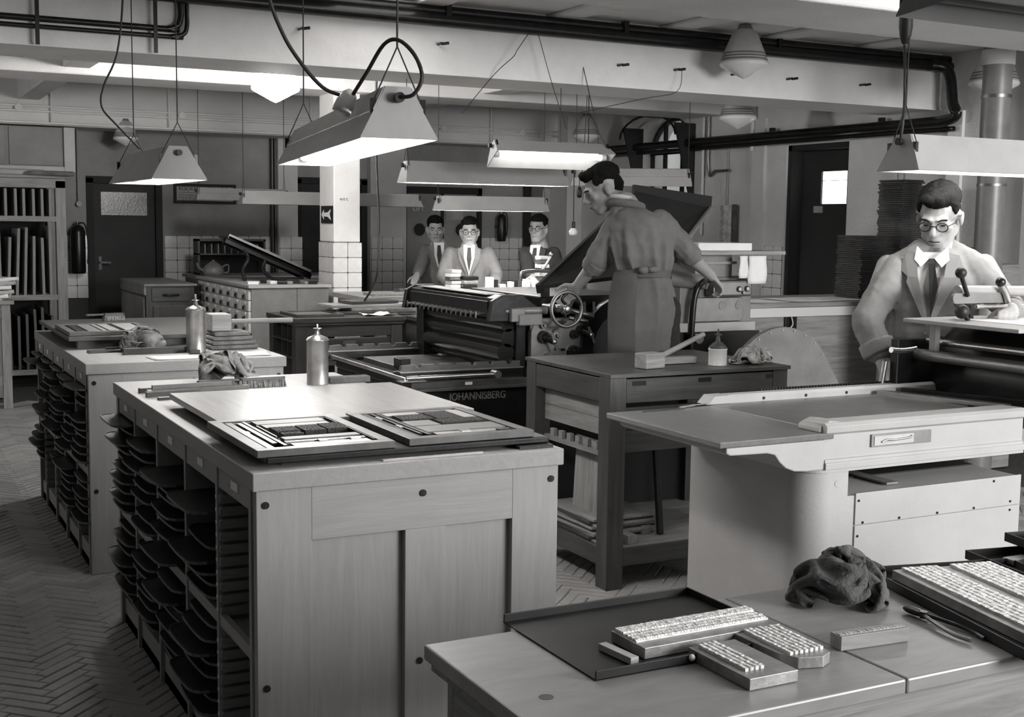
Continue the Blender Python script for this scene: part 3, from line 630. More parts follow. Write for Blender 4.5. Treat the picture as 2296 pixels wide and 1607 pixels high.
def mallet(lab, loc, rz, head=(.13, .075, .065), hl=.32, pitch=.0, m='worn_x'):
    t = thing('wooden_mallet', lab, 'mallet', loc, rz)
    MB().cb((0, 0, head[2] / 2), head).build('mallet_head', m, t, .006)
    d = Vector((math.cos(pitch), 0, math.sin(pitch))); p0 = Vector((head[0] * .2, 0, head[2] * .5))
    MB().tube([p0 - d * .02, p0 + d * hl * .5, p0 + d * hl], .0125, 10, False).build('mallet_handle', m, t); return t
# ================================================================ on the nearest cabinet
t = thing('imposing_slab', 'thick dark rough slab raised on blocks on the nearest cabinet', 'slab', (.93, 3.13, .955))
MB().box(-.01, .005, .01, .83, .5, .028).build('slab_body', 'black_iron', t, .004); MB().box(.04, .04, 0, .76, .46, .01).build('gap_shade', 'black_matte', t)  # black inset stands in for the shaded gap under the slab
box('support_block', 'black_iron', (.72, -.02, 0), (.83, .03, .0095), t, .001)
bd = thing('make_up_board', 'large pale wooden board lying across the nearest cabinet', 'board', (.932, 3.62, .955))
box('board_top', 'varnish_y', (0, 0, .024), (.82, .72, .044), bd, .002)
for yy in (.04, .62): box('batten', 'dark_x', (.04, yy, 0), (.78, yy + .05, .024), bd)
mat('forme_wood', .12, .5, 0, 'wood', .25, 3, .05, (1, 14, 14))
def forme(lab, loc, w, d, fill):
    t = thing('printing_forme', lab, 'forme', loc); b = .034
    MB().box(0, 0, 0, w, b, .02).box(0, d - b, 0, w, d, .02).box(0, b, 0, b, d - b, .02).box(w - b, b, 0, w, d - b, .02).build('chase_frame', 'chase_iron', t, .0015)
    box('forme_bed', 'black_iron', (b, b, 0), (w - b, d - b, .004), t)
    for kd, x0, y0, x1, y1, z in fill:
        nm, mt = {'f': ('wood_furniture', 'forme_wood'), 'l': ('lead_furniture', 'lead'), 'k': ('iron_furniture', 'black_iron'), 't': ('type_block', 'type_face'), 'q': ('quoin', 'steel'), 'p': ('plate_block', 'plate_zinc')}[kd]
        if kd == 't':
            m = MB().box(x0, y0, .004, x1, y1, z - .002); n = max(3, int((y1 - y0) / .005))
            for i in range(n):
                yy = y0 + (y1 - y0) * (i + .5) / n; x = x0
                while x < x1 - .003:
                    ww = random.uniform(.004, .014); m.box(x, yy - .0014, z - .002, min(x + ww, x1), yy + .0014, z); x += ww + .0025
            m.build(nm, mt, t)
        else: box(nm, mt, (x0, y0, .003), (x1, y1, z), t, .0008)
    return t
forme('iron chase with dark type pages and open furniture, left one on the nearest cabinet', (.895, 3.135, .984), .385, .525, [
 ('k', .04, .04, .06, .48, .018), ('k', .07, .1, .085, .46, .019), ('k', .09, .06, .1, .48, .019), ('l', .062, .2, .068, .35, .012), ('q', .055, .3, .068, .33, .016),
 ('f', .12, .42, .33, .485, .018), ('f', .13, .36, .33, .415, .017), ('t', .135, .27, .205, .345, .021), ('t', .212, .25, .275, .35, .021), ('t', .282, .26, .345, .36, .021), ('t', .14, .225, .2, .255, .019),
 ('f', .12, .15, .34, .19, .018), ('l', .11, .11, .34, .125, .018), ('l', .12, .06, .34, .1, .015), ('q', .2, .095, .225, .115, .02), ('q', .29, .09, .32, .11, .02), ('k', .345, .06, .35, .48, .019), ('l', .11, .2, .115, .4, .019)])
forme('iron chase with pale plates and type, right one on the nearest cabinet', (1.325, 3.145, .984), .39, .51, [
 ('k', .04, .04, .055, .47, .018), ('k', .065, .08, .075, .47, .019), ('k', .082, .06, .095, .47, .019), ('q', .055, .36, .066, .4, .02), ('q', .056, .2, .067, .24, .02),
 ('f', .1, .1, .35, .2, .018), ('t', .11, .31, .21, .4, .021), ('t', .22, .3, .3, .42, .021), ('t', .2, .22, .34, .29, .021), ('p', .1, .41, .21, .46, .018), ('p', .31, .3, .35, .45, .019), ('f', .1, .21, .19, .3, .018),
 ('l', .11, .06, .33, .09, .017), ('q', .19, .065, .22, .085, .021), ('k', .3, .05, .34, .07, .02), ('f', .1, .46, .34, .475, .017)])
oilcan('oil_can', 'tall bright metal oil can standing on the nearest cabinet', (1.588, 4.70, .955), .043, .178, 'tin', 'tin', .03)
rag('wiping_rag', 'big crumpled grey rag at the back of the nearest cabinet', (1.27, 4.87, .955), (.145, .085, .115), 'rag', 2, .2, 1.3)
t = thing('bench_brush', 'long hand brush lying bristles down in front of the grey rag', 'brush', (1.37, 4.70, .955), .05); rnd = random.Random(4)
MB().prism(rrect(-.1, -.016, .085, .016, .012, 4), .03, .04).build('brush_back', 'dark_x', t); MB().prism(rrect(-.26, -.009, -.09, .009, .008, 3), .03, .038).build('brush_handle', 'dark_x', t)
b = MB()
for i in range(30):
    for j in range(6):
        x = -.096 + .176 * i / 29; y = -.012 + .024 * j / 5; b.bar((x, y, .031), (x * 1.04 + rnd.uniform(-.004, .004), y * 1.3 + rnd.uniform(-.004, .004), .001), .004, .004)
b.build('bristles', 'bristle', t)['kind'] = 'stuff'
for i, (x, y, L, w, h, z, ro, la) in enumerate(((1.06, 4.72, .32, .025, .018, .955, .1, 'rearmost'), (1.1, 4.62, .38, .03, .022, .955, .07, 'longest'), (1.0, 4.585, .2, .018, .02, .955, .09, 'nearest'), (1.08, 4.63, .3, .012, .016, .977, .07, 'topmost'), (.985, 4.5, .12, .02, .01, .955, .12, 'shortest'))):
    tag(MB().cb((0, 0, h / 2), (L, w, h)).build('furniture_strip', 'iron_grey' if i % 2 else 'dark_x', None, .001), '%s of the dark metal strips left of the grey rag' % la, 'strip', 'furniture strips on the nearest cabinet')
    o = bpy.data.objects['furniture_strip' + ('.%03d' % i if i else '')]; o.location = (x, y, z); o.rotation_euler = (0, 0, ro)
o = tag(MB().cb((0, 0, .013), (.17, .05, .026)).build('ink_slab_box', 'rag_dark', None, .004), 'flat dark box beside the tall oil can', 'box'); o.location = (1.72, 4.71, .955)
o = tag(MB().cb((0, 0, .003), (.3, .012, .005)).build('lead_rule', 'paper_grey'), 'thin pale rule at the front of the nearest cabinet top', 'rule'); o.location = (1.38, 3.105, .955)
# ================================================================ on the second cabinet
bd = thing('make_up_board', 'large dark polished board on the second cabinet at left', 'board', (.89, 6.36, .955))
box('board_top', 'dark_x', (0, 0, .042), (.82, 1.12, .062), bd, .002)
for yy in (.06, .98): box('batten', 'dark_x', (.05, yy, 0), (.78, yy + .06, .042), bd)
t = forme('small chase with pale blocks on the dark board at left', (.9, 6.41, 1.018), .42, .5, [
 ('k', .05, .05, .09, .45, .018), ('f', .1, .05, .16, .45, .018), ('l', .17, .06, .19, .45, .019), ('p', .2, .06, .25, .45, .02), ('k', .255, .06, .27, .45, .016), ('p', .275, .05, .37, .45, .021)])
brush('hand brush lying on the dark board at the far left', (1.27, 7.33, 1.017), .2, .12, .045)
rag('wiping_rag', 'dark crumpled rag between the dark board and the dented oil can', (1.2, 6.2, .97), (.125, .085, .078), 'rag', 5, .3, 1.2)
oilcan('oil_can', 'dented stained oil can on the second cabinet', (1.43, 6.04, .955), .047, .21, 'tin', 'tin', .05)
for i, (x, y, L, w, h, ro, lab) in enumerate(((1.26, 6.07, .34, .04, .03, .02, 'dark block strip beneath the dark rag'), (1.1, 6.2, .3, .05, .012, .1, 'flat dark plate left of the dark rag'), (1.3, 6.3, .5, .02, .014, .0, 'thin dark bar behind the dark rag'))):
    o = tag(MB().cb((0, 0, h / 2), (L, w, h)).build('metal_strip', 'black_iron', None, .001), lab, 'strip'); o.location = (x, y, .955); o.rotation_euler = (0, 0, ro)
for i in range(4):
    o = tag(MB().cb((0, 0, .011), (.24 - .02 * i, .17, .02)).build('folded_leather', 'rag', None, .006), '%s of the folded cloths under the mallet' % ('bottom one', 'second lowest', 'third lowest', 'top one')[i], 'cloth', 'folded cloths under the mallet'); o.location = (1.64 - .005 * i, 6.2, .956 + .022 * i); o.rotation_euler = (0, 0, .05 * (i % 2))
mallet('wooden mallet with a long handle on the second cabinet', (1.58, 6.2, 1.045), .0, (.1, .13, .085), .36)
sheet('paper_sheet', 'white sheet of paper at the front of the second cabinet', 'paper', 1.32, 5.85, .3, .16, .956, .1)
sheet('paper_sheet', 'white sheet of paper under the folded cloths', 'paper', 1.6, 5.9, .28, .2, .956, -.15, seed=3)
o = tag(MB().cb((0, 0, .006), (.05, .03, .02)).build('small_clamp', 'black_iron', None, .002), 'small dark block in front of the dented oil can', 'block'); o.location = (1.4, 5.95, .963)
# ================================================================ foreground table
t = thing('work_table', 'worn pale work table in the foreground at the bottom right', 'table', (.867, 1.487, 0))
mat('table_top', .26, .38, 0, 'wood', .14, 2.2, .05, (2.5, 9, 9))
for i, (a, b) in enumerate(((0, .66), (.662, 2.4))): box('top_plank', 'table_top', (a, 0, .822), (b, .503, .85), t, .004)
MB().box(.01, .01, .805, 2.39, .49, .822).build('top_batten', 'worn_x', t)
box('apron', 'worn_x', (.03, .035, .6), (2.37, .06, .805), t, .002); box('apron', 'worn_x', (.03, .44, .6), (2.37, .465, .805), t, .002); box('side_apron', 'worn_y', (.03, .06, .62), (.055, .44, .805), t, .002)
for x in (.035, 2.29):
    for y in (.04, .39): box('leg', 'worn_z', (x, y, 0), (x + .075, y + .075, .805), t, .003)
MB().cyl((.077, .19, .8485), (.077, .19, .8505), .012, n=20).build('knot', 'dark_x', t)
# shallow sheet-metal galley
Z = .851
t = thing('metal_galley', 'shallow black metal galley with raised rims on the foreground table', 'galley', (1.05, 1.7, Z), .0)
L_, W_ = .42, .335
box('galley_base', 'sheet_black', (0, 0, 0), (L_, W_, .0022), t)
box('rim', 'sheet_black', (0, 0, 0), (L_, .0035, .017), t, .001); box('rim', 'sheet_black', (0, W_ - .0035, 0), (L_, W_, .017), t, .001); box('rim', 'sheet_black', (L_ - .0035, 0, 0), (L_, W_, .017), t, .001)
MB().ell((.19, -.003, .012), .006, 8, 6).build('solder_drop', 'paper', t)
def typeblock(name, lab, loc, rz, L, W, h, strips, m='type_metal', base='lead', ext=.012):
    t = thing(name, lab, 'type block', loc, rz); MB().box(0, 0, 0, L, W, h).build('block_body', base, t, .001); rnd = random.Random(L)
    for (y0, y1, n, dz, mt) in strips:
        mb = MB(); mb.box(.003, y0, h - .001, L - .003, y1, h + dz - .003)
        for i in range(n):
            y = y0 + (y1 - y0) * (i + .5) / n; x = .003
            while x < L - .006:
                w = rnd.uniform(.003, .008); mb.box(x, y - (y1 - y0) / n * .32, h + dz - .0035, x + w, y + (y1 - y0) / n * .32, h + dz + rnd.uniform(-.0008, .0004)); x += w + .0012
        mb.build('type_rows', mt, t)
    return t
typeblock('cast_type_slab', 'long block of pale cast type lying in the black galley', (1.175, 1.745, Z + .003), .02, .3, .105, .02, [(.03, .066, 3, .006, 'type_metal'), (.07, .1, 4, .007, 'type_metal')])
o = tag(MB().cb((0, 0, .006), (.09, .018, .012)).build('lead_slug', 'paper_grey', None, .001), 'small pale slug at the left end of the cast type in the galley', 'slug'); o.location = (1.142, 1.778, Z + .003); o.rotation_euler = (0, 0, -1.45)
typeblock('cast_type_slab', 'left one of the two rough cast type blocks in front of the galley', (1.252, 1.555, Z), .0, .1, .17, .02, [(.02, .165, 1, .0, 'lead')])
a = bpy.data.objects['cast_type_slab.001']
def vrows(par, x0, x1, n, y0, y1, h, bend=0.0):
    mb = MB(); rnd = random.Random(n)
    for i in range(n):
        x = x0 + (x1 - x0) * (i + .5) / n; y = y0
        while y < y1 - .004:
            w = rnd.uniform(.0035, .007); f = (y1 - y) / (y1 - y0); xx = x + bend * (1 - f) ** 2
            mb.box(xx - .0032, y, h - .002, xx + .0032, min(y + w, y1), h + .006 + rnd.uniform(-.0008, .0006)); y += w + .001
    return mb.build('type_rows', 'type_metal', par)
vrows(a, .012, .055, 4, .03, .165, .02)
b_ = thing('cast_type_slab', 'right one of the two rough cast type blocks with a rounded corner', 'type block', (1.375, 1.6, Z))
MB().prism([(-.005, .15), (.0, .03), (.015, .0), (.06, -.012), (.085, .0), (.092, .03), (.105, .155)], 0, .02).build('block_body', 'lead', b_, .0012); vrows(b_, .008, .085, 7, .015, .15, .02, .004)
typeblock('wooden_type_block', 'single plain type-high wooden block near the rag', (1.519, 1.637, Z), -.08, .15, .032, .026, [(.004, .02, 1, .002, 'paper_grey')], base='worn_x')
rag('wiping_rag', 'dark crumpled rag on the foreground table', (1.735, 1.88, Z), (.12, .1, .075), 'rag_dark', 9, .2, 1.6, nu=96, nv=60)
t = thing('pliers', 'small dark pliers lying beside the rag on the foreground table', 'pliers', (1.79, 1.7, Z), -1.65)
for s_ in (-1, 1): MB().tube([(-.06, s_ * .004, .008), (-.02, s_ * .006, .009), (.0, -s_ * .004, .009), (.05, -s_ * .016, .008), (.1, -s_ * .022, .006), (.135, -s_ * .016, .006)], [.003, .005, .006, .006, .006, .005, .005, .004], 8).build('handle', 'dull_steel' if s_ > 0 else 'black_iron', t)
MB().cyl((-.008, 0, .003), (-.008, 0, .016), .008, n=12).build('pivot', 'black_iron', t)
# three galleys of type at the right
def galley_r(lab, loc, rz, L, W, typ):
    t = thing('metal_galley', lab, 'galley', loc, rz); box('galley_base', 'sheet_black', (0, 0, 0), (L, W, .002), t)
    for a in ((0, 0, L, .003), (0, W - .003, L, W), (0, 0, .003, W)): box('rim', 'sheet_black', (a[0], a[1], 0), (a[2], a[3], .02), t)
    return t
galley_r('black galley filled with pale type at the right edge of the foreground table', (1.9, 1.985, Z), -1.8, .56, .36, 0)
t = thing('cast_type_slab', 'large page of pale cast type in the right galley', 'type block', (1.93, 1.935, Z + .003), -1.78); box('block_body', 'lead', (0, 0, 0), (.46, .24, .02), t, .001)
mb = MB(); rnd = random.Random(3)
for i in range(16):
    if i in (0, 7, 8): continue
    y = .005 + .0148 * i; x = .005
    if i % 5 in (1, 2, 4): mb.box(.003, y, .018, .457, y + .012, .0245)
    while x < .452:
        w = rnd.uniform(.003, .009); mb.box(x, y, .019, x + w, y + .011, .0258 + rnd.uniform(-.001, .0004)); x += w + .0015
mb.build('type_rows', 'type_metal', t)
for i, (lab, loc) in enumerate((('black metal galley rim behind the large type page, nearer one', (2.2, 1.985, Z + .004)), ('black metal galley propped behind the others at the right edge', (2.33, 1.99, Z + .03)))):
    g = galley_r(lab, loc, -1.75, .45, .25, 0)
    for k in range(2): box('leg_strip', 'black_iron', (.05 + .2 * k, .03, -.03 if i else -.004), (.07 + .2 * k, .22, 0), g)
typeblock('cast_type_slab', 'pale type lines in the topmost galley at the right edge', (2.37, 1.95, Z + .033), -1.75, .3, .1, .014, [(.01, .05, 3, .005, 'type_metal'), (.055, .095, 3, .005, 'type_metal')])
o = tag(MB().cb((0, 0, .006), (.06, .03, .012)).build('lead_slug', 'lead', None, .001), 'small grey slug on the galley rim at the right edge', 'slug'); o.location = (2.27, 1.9, Z + .008)
# ================================================================ dark table
t = thing('dark_work_table', 'dark wooden work table with the mallet and white bottle on it', 'table', (2.84, 4.53, 0))
W_, D_ = .985, .78
for a, b in ((0, .26), (.261, .52), (.521, D_)): box('top_plank', 'dark_x', (0, a, .938), (W_, b, .955), t, .0015)
for x in (.004, W_ - .095):
    for y in (.01, D_ - .1): box('leg', 'dark_z', (x, y, 0), (x + .085, y + .09, .938), t, .003)
dr = box('front_rail', 'dark_x', (.09, .012, .825), (W_ - .095, .035, .93), t, .002)
for x in (.12, .47, .85): box('inlay', 'black_iron', (x, .0105, .9), (x + .07, .0118, .92), dr)
box('side_rail', 'dark_y', (.008, .1, .825), (.03, D_ - .1, .93), t, .002); box('side_rail', 'dark_y', (W_ - .03, .1, .825), (W_ - .008, D_ - .1, .93), t, .002); box('rear_rail', 'dark_x', (.09, D_ - .04, .825), (W_ - .095, D_ - .02, .93), t, .002)
for z0, z1 in ((.74, .81), (.665, .738)): box('side_board', 'worn_y', (.06, .1, z0), (.075, D_ - .1, z1), t, .001)
box('slot_rail', 'worn_y', (.058, .09, .57), (.08, D_ - .09, .592), t)
for i in range(7): box('slot_peg', 'worn_y', (.058, .12 + .078 * i, .592), (.078, .155 + .078 * i, .628), t)
for z0, z1 in ((.7, .8), (.6, .698)): box('front_board', 'dark_x', (.09, .05, z0), (W_ - .095, .065, z1), t, .001)
box('shade_panel', 'black_matte', (.04, D_ - .06, .19), (W_ - .04, D_ - .05, .82), t); box('low_rail', 'dark_x', (.09, .015, .1), (W_ - .095, .05, .18), t, .002); box('low_rail', 'dark_y', (.01, .1, .1), (.04, D_ - .1, .18), t, .002)  # black panel at the rear added to keep the space under the table dark
for i in range(4): box('shelf_plank', 'worn_x', (.04, .03 + .18 * i, .17), (W_ - .04, .2 + .18 * i, .185), t, .001)
o = tag(box('drawing_board', 'worn_z', (0, 0, 0), (.012, .3, .34), None, .002), 'pale board leaning under the side of the dark table', 'board'); o.location = (2.95, 4.72, .275); o.rotation_euler = (0, .05, 0)
for i in range(8):
    o = tag(MB().cb((0, 0, .006), (.34, .42 + .02 * (i % 3), .011)).build('stacked_board', 'worn_y' if i % 3 else 'dark_y', None, .001), '%s board of the pile on the low shelf of the dark table' % ('bottom', 'second', 'third', 'fourth', 'fifth', 'sixth', 'seventh', 'top')[i], 'board', 'boards under the dark table')
    o.location = (3.04 + .01 * (i % 2), 4.93, .186 + .0115 * i); o.rotation_euler = (0, 0, .03 * (i % 3) - .03)
o = tag(MB().box(0, 0, 0, .03, .02, .56).box(.35, 0, 0, .38, .02, .56).box(.03, 0, .53, .35, .02, .56).build('leaning_frame', 'black_iron', None, .003), 'dark iron frame leaning under the dark table', 'frame'); o.location = (3.2, 4.66, .188); o.rotation_euler = (-.12, 0, .1)
for i, (x, y) in enumerate(((3.0, 4.62), (3.16, 4.75), (3.5, 4.7))):
    o = tag(MB().cb((0, 0, .02), (.05, .09, .04)).build('wood_offcut', 'worn_y', None, .002), '%s small wooden offcut on the low shelf of the dark table' % ('left', 'middle', 'right')[i], 'offcut'); o.location = (x, y, .186)
mallet('wooden mallet with raised handle on the dark table', (3.14, 4.68, .956), .2, (.12, .078, .07), .34, .3, 'worn_x')
o = tag(MB().cb((0, 0, .016), (.26, .06, .03)).build('planer_block', 'worn_x', None, .004), 'flat wooden planer block behind the raised mallet', 'block'); o.location = (3.33, 4.79, .956); o.rotation_euler = (0, 0, .02)
oilcan('spirit_bottle', 'squat white oil bottle with dark cap on the dark table', (3.5, 4.66, .956), .043, .078, 'porcelain', 'dark_x', .03, True, .9)
rag('wiping_rag', 'pale crumpled cloth on the right end of the dark table', (3.71, 4.68, .956), (.12, .08, .062), 'rag_pale', 12, .1, 1.4)
# ================================================================ proof press with flat bed (foreground right)
def P(mb, name, m, t, bevel=0, seg=2, fix=False):      # part given in room coordinates
    o = mb.build(name, m, t, bevel, seg, fix); o.location = Vector((0, 0, 0)) - t.location; return o
def SP(mb, name, m, part, t, bevel=0):                  # sub-part of a part of t
    o = mb.build(name, m, part, bevel); return o
def PB(name, m, a, b, t, bevel=0): return P(MB().box(*a, *b), name, m, t, bevel)
t = thing('proof_press', 'pale grey flat bed proof press beside the foreground table', 'proof press', (3.0, 3.3, 0))
x0, x1, y0, y1 = 2.6, 3.56, 2.985, 3.6
pl_ = [(x1, y0), (x1, y1), (x0, y1)] + [(x0 + .1 - .1 * math.cos(a), y0 + .1 - .1 * math.sin(a)) for a in [PI / 64 * k for k in range(33)]]
sh = MB(); n = len(pl_)
P(MB().prism(pl_, 0, .745), 'lower_shell', 'grey_enamel', t, fix=True)
pc = [(2.77, y0), (2.77, y1), (x0, y1)] + pl_[3:]
P(MB().prism(pc, .745, .832), 'corner_column', 'grey_enamel', t, fix=True)
PB('dark_interior', 'black_matte', (2.78, 3.2, .745), (x1, y1, .75), t); PB('rear_shell', 'machine_grey', (2.77, 3.5, .75), (x1, y1, .832), t); PB('shelf_bar', 'machine_grey', (3.0, 3.05, .75), (3.05, 3.5, .756), t)
PB('front_panel', 'grey_enamel', (2.8, y0 - .006, .648), (x1 - .005, y0, .752), t, .002); PB('front_panel', 'grey_enamel', (2.8, y0 - .006, .02), (x1 - .005, y0, .646), t, .002)
for x, z in ((2.812, .728), (2.832, .655), (2.99, .655), (3.16, .655), (3.33, .655), (3.505, .662), (3.505, .632), (2.812, .612), (3.42, .74)):
    P(MB().cyl((x, y0 - .006, z), (x, y0 - .0085, z), .0042, n=10), 'rivet', 'black_iron', t)
P(MB().cyl((2.725, y0 + .001, .79), (2.725, y0 - .0015, .79), .011, n=20), 'cover_button', 'grey_enamel', t)
ring = [(p[0] - .004 * (p[0] < 2.9), p[1] - .004 * (p[1] < 3.2)) for p in pl_]
P(MB().prism(ring, .828, .838), 'collar', 'grey_enamel', t, fix=True)
# upper frame: cantilever arm under the leaf and moulded front rail
arm = [(2.285, .934), (2.67, .934), (2.67, .838), (2.6, .838), (2.55, .842), (2.515, .855), (2.49, .875), (2.47, .9), (2.44, .907), (2.3, .91), (2.285, .918)]
P(MB().prism(arm, y0, y1 - .02, 'y'), 'cantilever_arm', 'grey_enamel', t, .004, fix=True)
rail = [(y0 - .008, .838), (y0 - .008, .858), (y0 - .003, .861), (y0 - .003, .868), (y0 + .004, .872), (y0 + .004, .948), (y0 - .006, .955), (y0 - .008, .975), (y0 + .006, .985), (y0 + .1, .982), (y0 + .12, .955), (y0 + .12, .838)]
P(MB().prism(rail, 2.668, x1, 'x'), 'front_rail', 'grey_enamel', t, .0015, fix=True)
PB('rear_rail_base', 'grey_enamel', (2.668, 3.5, .838), (x1 + .3, y1, .94), t)
h = PB('label_holder', 'dull_steel', (2.86, y0 - .003, .897), (3.12, y0 + .005, .938), t, .001)
P(MB().box(2.87, y0 - .005, .902, 3.04, y0 - .002, .932), 'holder_card', 'paper_grey', t); P(MB().tube([(2.9, y0 - .007, .912), (2.92, y0 - .008, .918), (2.95, y0 - .008, .916), (3.02, y0 - .008, .92), (3.03, y0 - .008, .926)], .0035, 8), 'latch_key', 'steel', t)
PB('bed_plate', 'dull_steel', (2.703, 3.105, .94), (3.56, 3.64, .955), t, .001)
PB('side_leaf', 'mid_y', (2.255, 2.978, .936), (2.698, 3.62, .955), t, .003)
P(MB().prism([(3.64, .94), (3.69, .94), (3.69, .985), (3.65, .985), (3.64, .975)], 2.79, 4.1, 'x'), 'bed_rail', 'lamp_enamel', t, .001, fix=True)
P(MB().prism([(3.105, .955), (3.14, .955), (3.135, .968), (3.11, .968)], 2.75, 3.56, 'x'), 'bed_rail', 'steel', t, fix=True)
rk = MB()
for i in range(64): rk.box(2.98 + .014 * i, 3.693, .96, 2.987 + .014 * i, 3.705, .992)
P(rk, 'rack_teeth', 'black_iron', t)['kind'] = 'stuff'
for x in (2.95, 3.15, 3.35): P(MB().cyl((x, 3.641, .966), (x, 3.638, .966), .006, n=10), 'rail_screw', 'black_iron', t)
P(MB().prism([(2.69, .955), (2.72, .985), (2.79, .985), (2.79, .955)], 3.63, 3.7, 'y'), 'rail_end', 'lamp_enamel', t, .003, fix=True)
P(MB().prism([(2.655, .955), (2.655, .972), (2.675, .982), (2.7, .99), (2.75, .984), (2.755, .955)], 3.0, 3.1, 'y'), 'rail_end', 'lamp_enamel', t, .004, fix=True)
P(MB().bar((3.5, 3.62, .962), (3.66, 3.14, .962), .045, .016), 'gripper_bar', 'dull_steel', t, .001)
P(MB().bar((3.62, 3.62, .965), (3.78, 3.14, .965), .03, .02), 'gripper_bar', 'black_iron', t, .001)
# carriage with cylinder, feed board and levers
PB('carriage_cheek', 'black_iron', (3.62, 3.655, .8), (4.5, 3.695, 1.16), t, .004); PB('carriage_cheek', 'black_iron', (3.72, 2.9, .3), (4.5, 2.97, 1.2), t, .004)
P(MB().cyl((4.0, 2.97, 1.02), (4.0, 3.66, 1.02), .19, n=40), 'impression_cylinder', 'black_iron', t)
P(MB().cyl((3.72, 2.97, 1.1), (3.72, 3.66, 1.1), .022, n=16), 'ink_roller', 'dull_steel', t); P(MB().cyl((3.78, 2.97, 1.15), (3.78, 3.66, 1.15), .014, n=14), 'ink_roller', 'steel', t)
P(MB().tube([(3.59, 3.66, 1.12), (3.65, 3.66, 1.115), (3.72, 3.66, 1.12)], .012, 10), 'handle_stub', 'steel', t)
for y in (3.02, 3.56):
    PB('bracket', 'lamp_enamel', (3.72, y, 1.12), (3.745, y + .03, 1.24), t)
P(MB().prism([(3.585, 3.05), (3.585, 3.6), (4.5, 3.62), (4.5, 3.05)], 1.235, 1.25), 'feed_board', 'lamp_enamel', t, .003, fix=True)
fs = P(MB().box(3.75, 3.1, 1.25, 4.4, 3.5, 1.252), 'board_sheet', 'paper', t)
P(MB().cyl((3.76, 3.5, 1.36), (4.6, 3.5, 1.345), .02, n=16), 'top_roller', 'lamp_enamel', t)
P(MB().prism(rrect(3.71, 1.31, 4.02, 1.35, .018, 4), 3.47, 3.485, 'y'), 'lever_plate', 'machine_grey', t, .002, fix=True)
P(MB().cyl((3.8, 3.44, 1.3), (4.6, 3.44, 1.29), .008, n=12), 'guide_rod', 'steel', t)
for a, b in (((3.72, 3.48, 1.33), (3.8, 3.48, 1.25)), ((3.79, 3.48, 1.32), (3.82, 3.48, 1.25))): P(MB().bar(a, b, .016, .016), 'strut', 'black_iron', t)
l_ = P(MB().tube([(3.775, 3.46, 1.34), (3.76, 3.46, 1.37), (3.735, 3.46, 1.42)], .009, 10), 'lever', 'black_iron', t); SP(MB().ell((3.733, 3.46, 1.43), .022, 18, 12), 'ball_knob', 'rubber', l_, t)
l_ = P(MB().tube([(3.74, 3.42, 1.25), (3.72, 3.42, 1.27)], .009, 10), 'lever', 'black_iron', t); SP(MB().ell((3.705, 3.42, 1.285), .028, 18, 12), 'ball_knob', 'rubber', l_, t)
l_ = P(MB().tube([(3.95, 3.46, 1.385), (3.98, 3.46, 1.35), (4.0, 3.46, 1.31)], .014, 10), 'clamp_arm', 'steel', t); SP(MB().ell((3.95, 3.46, 1.392), .02, 14, 10), 'ball_knob', 'black_iron', l_, t)
P(MB().cyl((3.6, 3.7, 1.07), (3.58, 3.7, .96), .012, n=10), 'stay', 'dull_steel', t)
o = tag(MB().bar((2.545, 3.6, .96), (2.62, 3.615, .962), .008, .006).bar((2.62, 3.615, .962), (2.68, 3.625, .962), .004, .003).build('small_knife', 'steel'), 'small knife lying at the back of the proof press leaf', 'knife')
o = tag(MB().bar((2.38, 3.58, .957), (2.56, 3.59, .957), .01, .003).build('steel_rule', 'black_iron'), 'thin dark rule lying on the proof press leaf', 'rule')
# ================================================================ cylinder press
t = thing('cylinder_press', 'large black cylinder printing press with handwheel and flat bed', 'printing press', (3.4, 6.4, 0))
PB('base_casting', 'black_iron', (2.5, 5.84, 0), (4.2, 7.05, .735), t, .01); PB('base_ledge', 'iron_grey', (2.46, 5.8, .735), (3.16, 5.9, .752), t, .002); PB('base_ledge', 'iron_grey', (2.46, 5.815, .752), (3.13, 5.95, .782), t, .002)
o = text('maker_lettering', 'JOHANNISBERG', 'machine_grey', t, (-.555, -.562, .695), (PI / 2, 0, 0), .056, .004); o.scale = (.82, 1, 1)
for yy, nm in ((5.87, 'near'), (6.98, 'far')):
    PB('bed_rail', 'black_iron', (2.42, yy, .775), (3.13, yy + .09, .83), t, .003); PB('rail_strip', 'dull_steel', (2.42, yy - .005, .828), (3.13, yy + .06, .836), t, .001)
    pr = [(2.43, .836)]
    for i in range(6):
        xx = 2.5 + .105 * i; pr += [(xx, .866), (xx + .012, .866), (xx + .02, .85), (xx + .04, .85), (xx + .048, .866)]
    pr += [(3.12, .866), (3.12, .836)]; pr[0:1] = [(2.43, .836), (2.44, .862)]
    P(MB().prism(pr, yy + .02, yy + .05, 'y'), 'notched_guide', 'iron_grey', t, fix=True)
PB('bed_plate', 'dull_steel', (2.62, 6.05, .77), (3.13, 6.92, .8), t, .002); PB('bed_cross_bar', 'black_iron', (2.47, 5.96, .74), (2.56, 6.98, .79), t, .004)
PB('bed_stop', 'black_iron', (2.6, 6.3, .79), (2.66, 6.4, .85), t, .004); P(MB().cyl((2.52, 6.1, .82), (2.6, 6.1, .82), .018, n=14), 'stop_bolt', 'steel', t)
P(MB().cyl((2.42, 5.79, .812), (2.93, 5.79, .812), .011, n=14), 'guard_rod', 'steel', t); P(MB().cyl((2.42, 5.79, .805), (2.44, 7.02, .805), .011, n=14), 'guard_rod', 'steel', t)
P(MB().cyl((2.93, 5.77, .812), (2.93, 5.83, .812), .02, n=18), 'rod_joint', 'dull_steel', t); PB('rod_plate', 'machine_grey', (2.38, 5.76, .795), (2.52, 5.82, .8), t); PB('tag', 'paper', (2.76, 5.81, .76), (2.8, 5.814, .775), t)
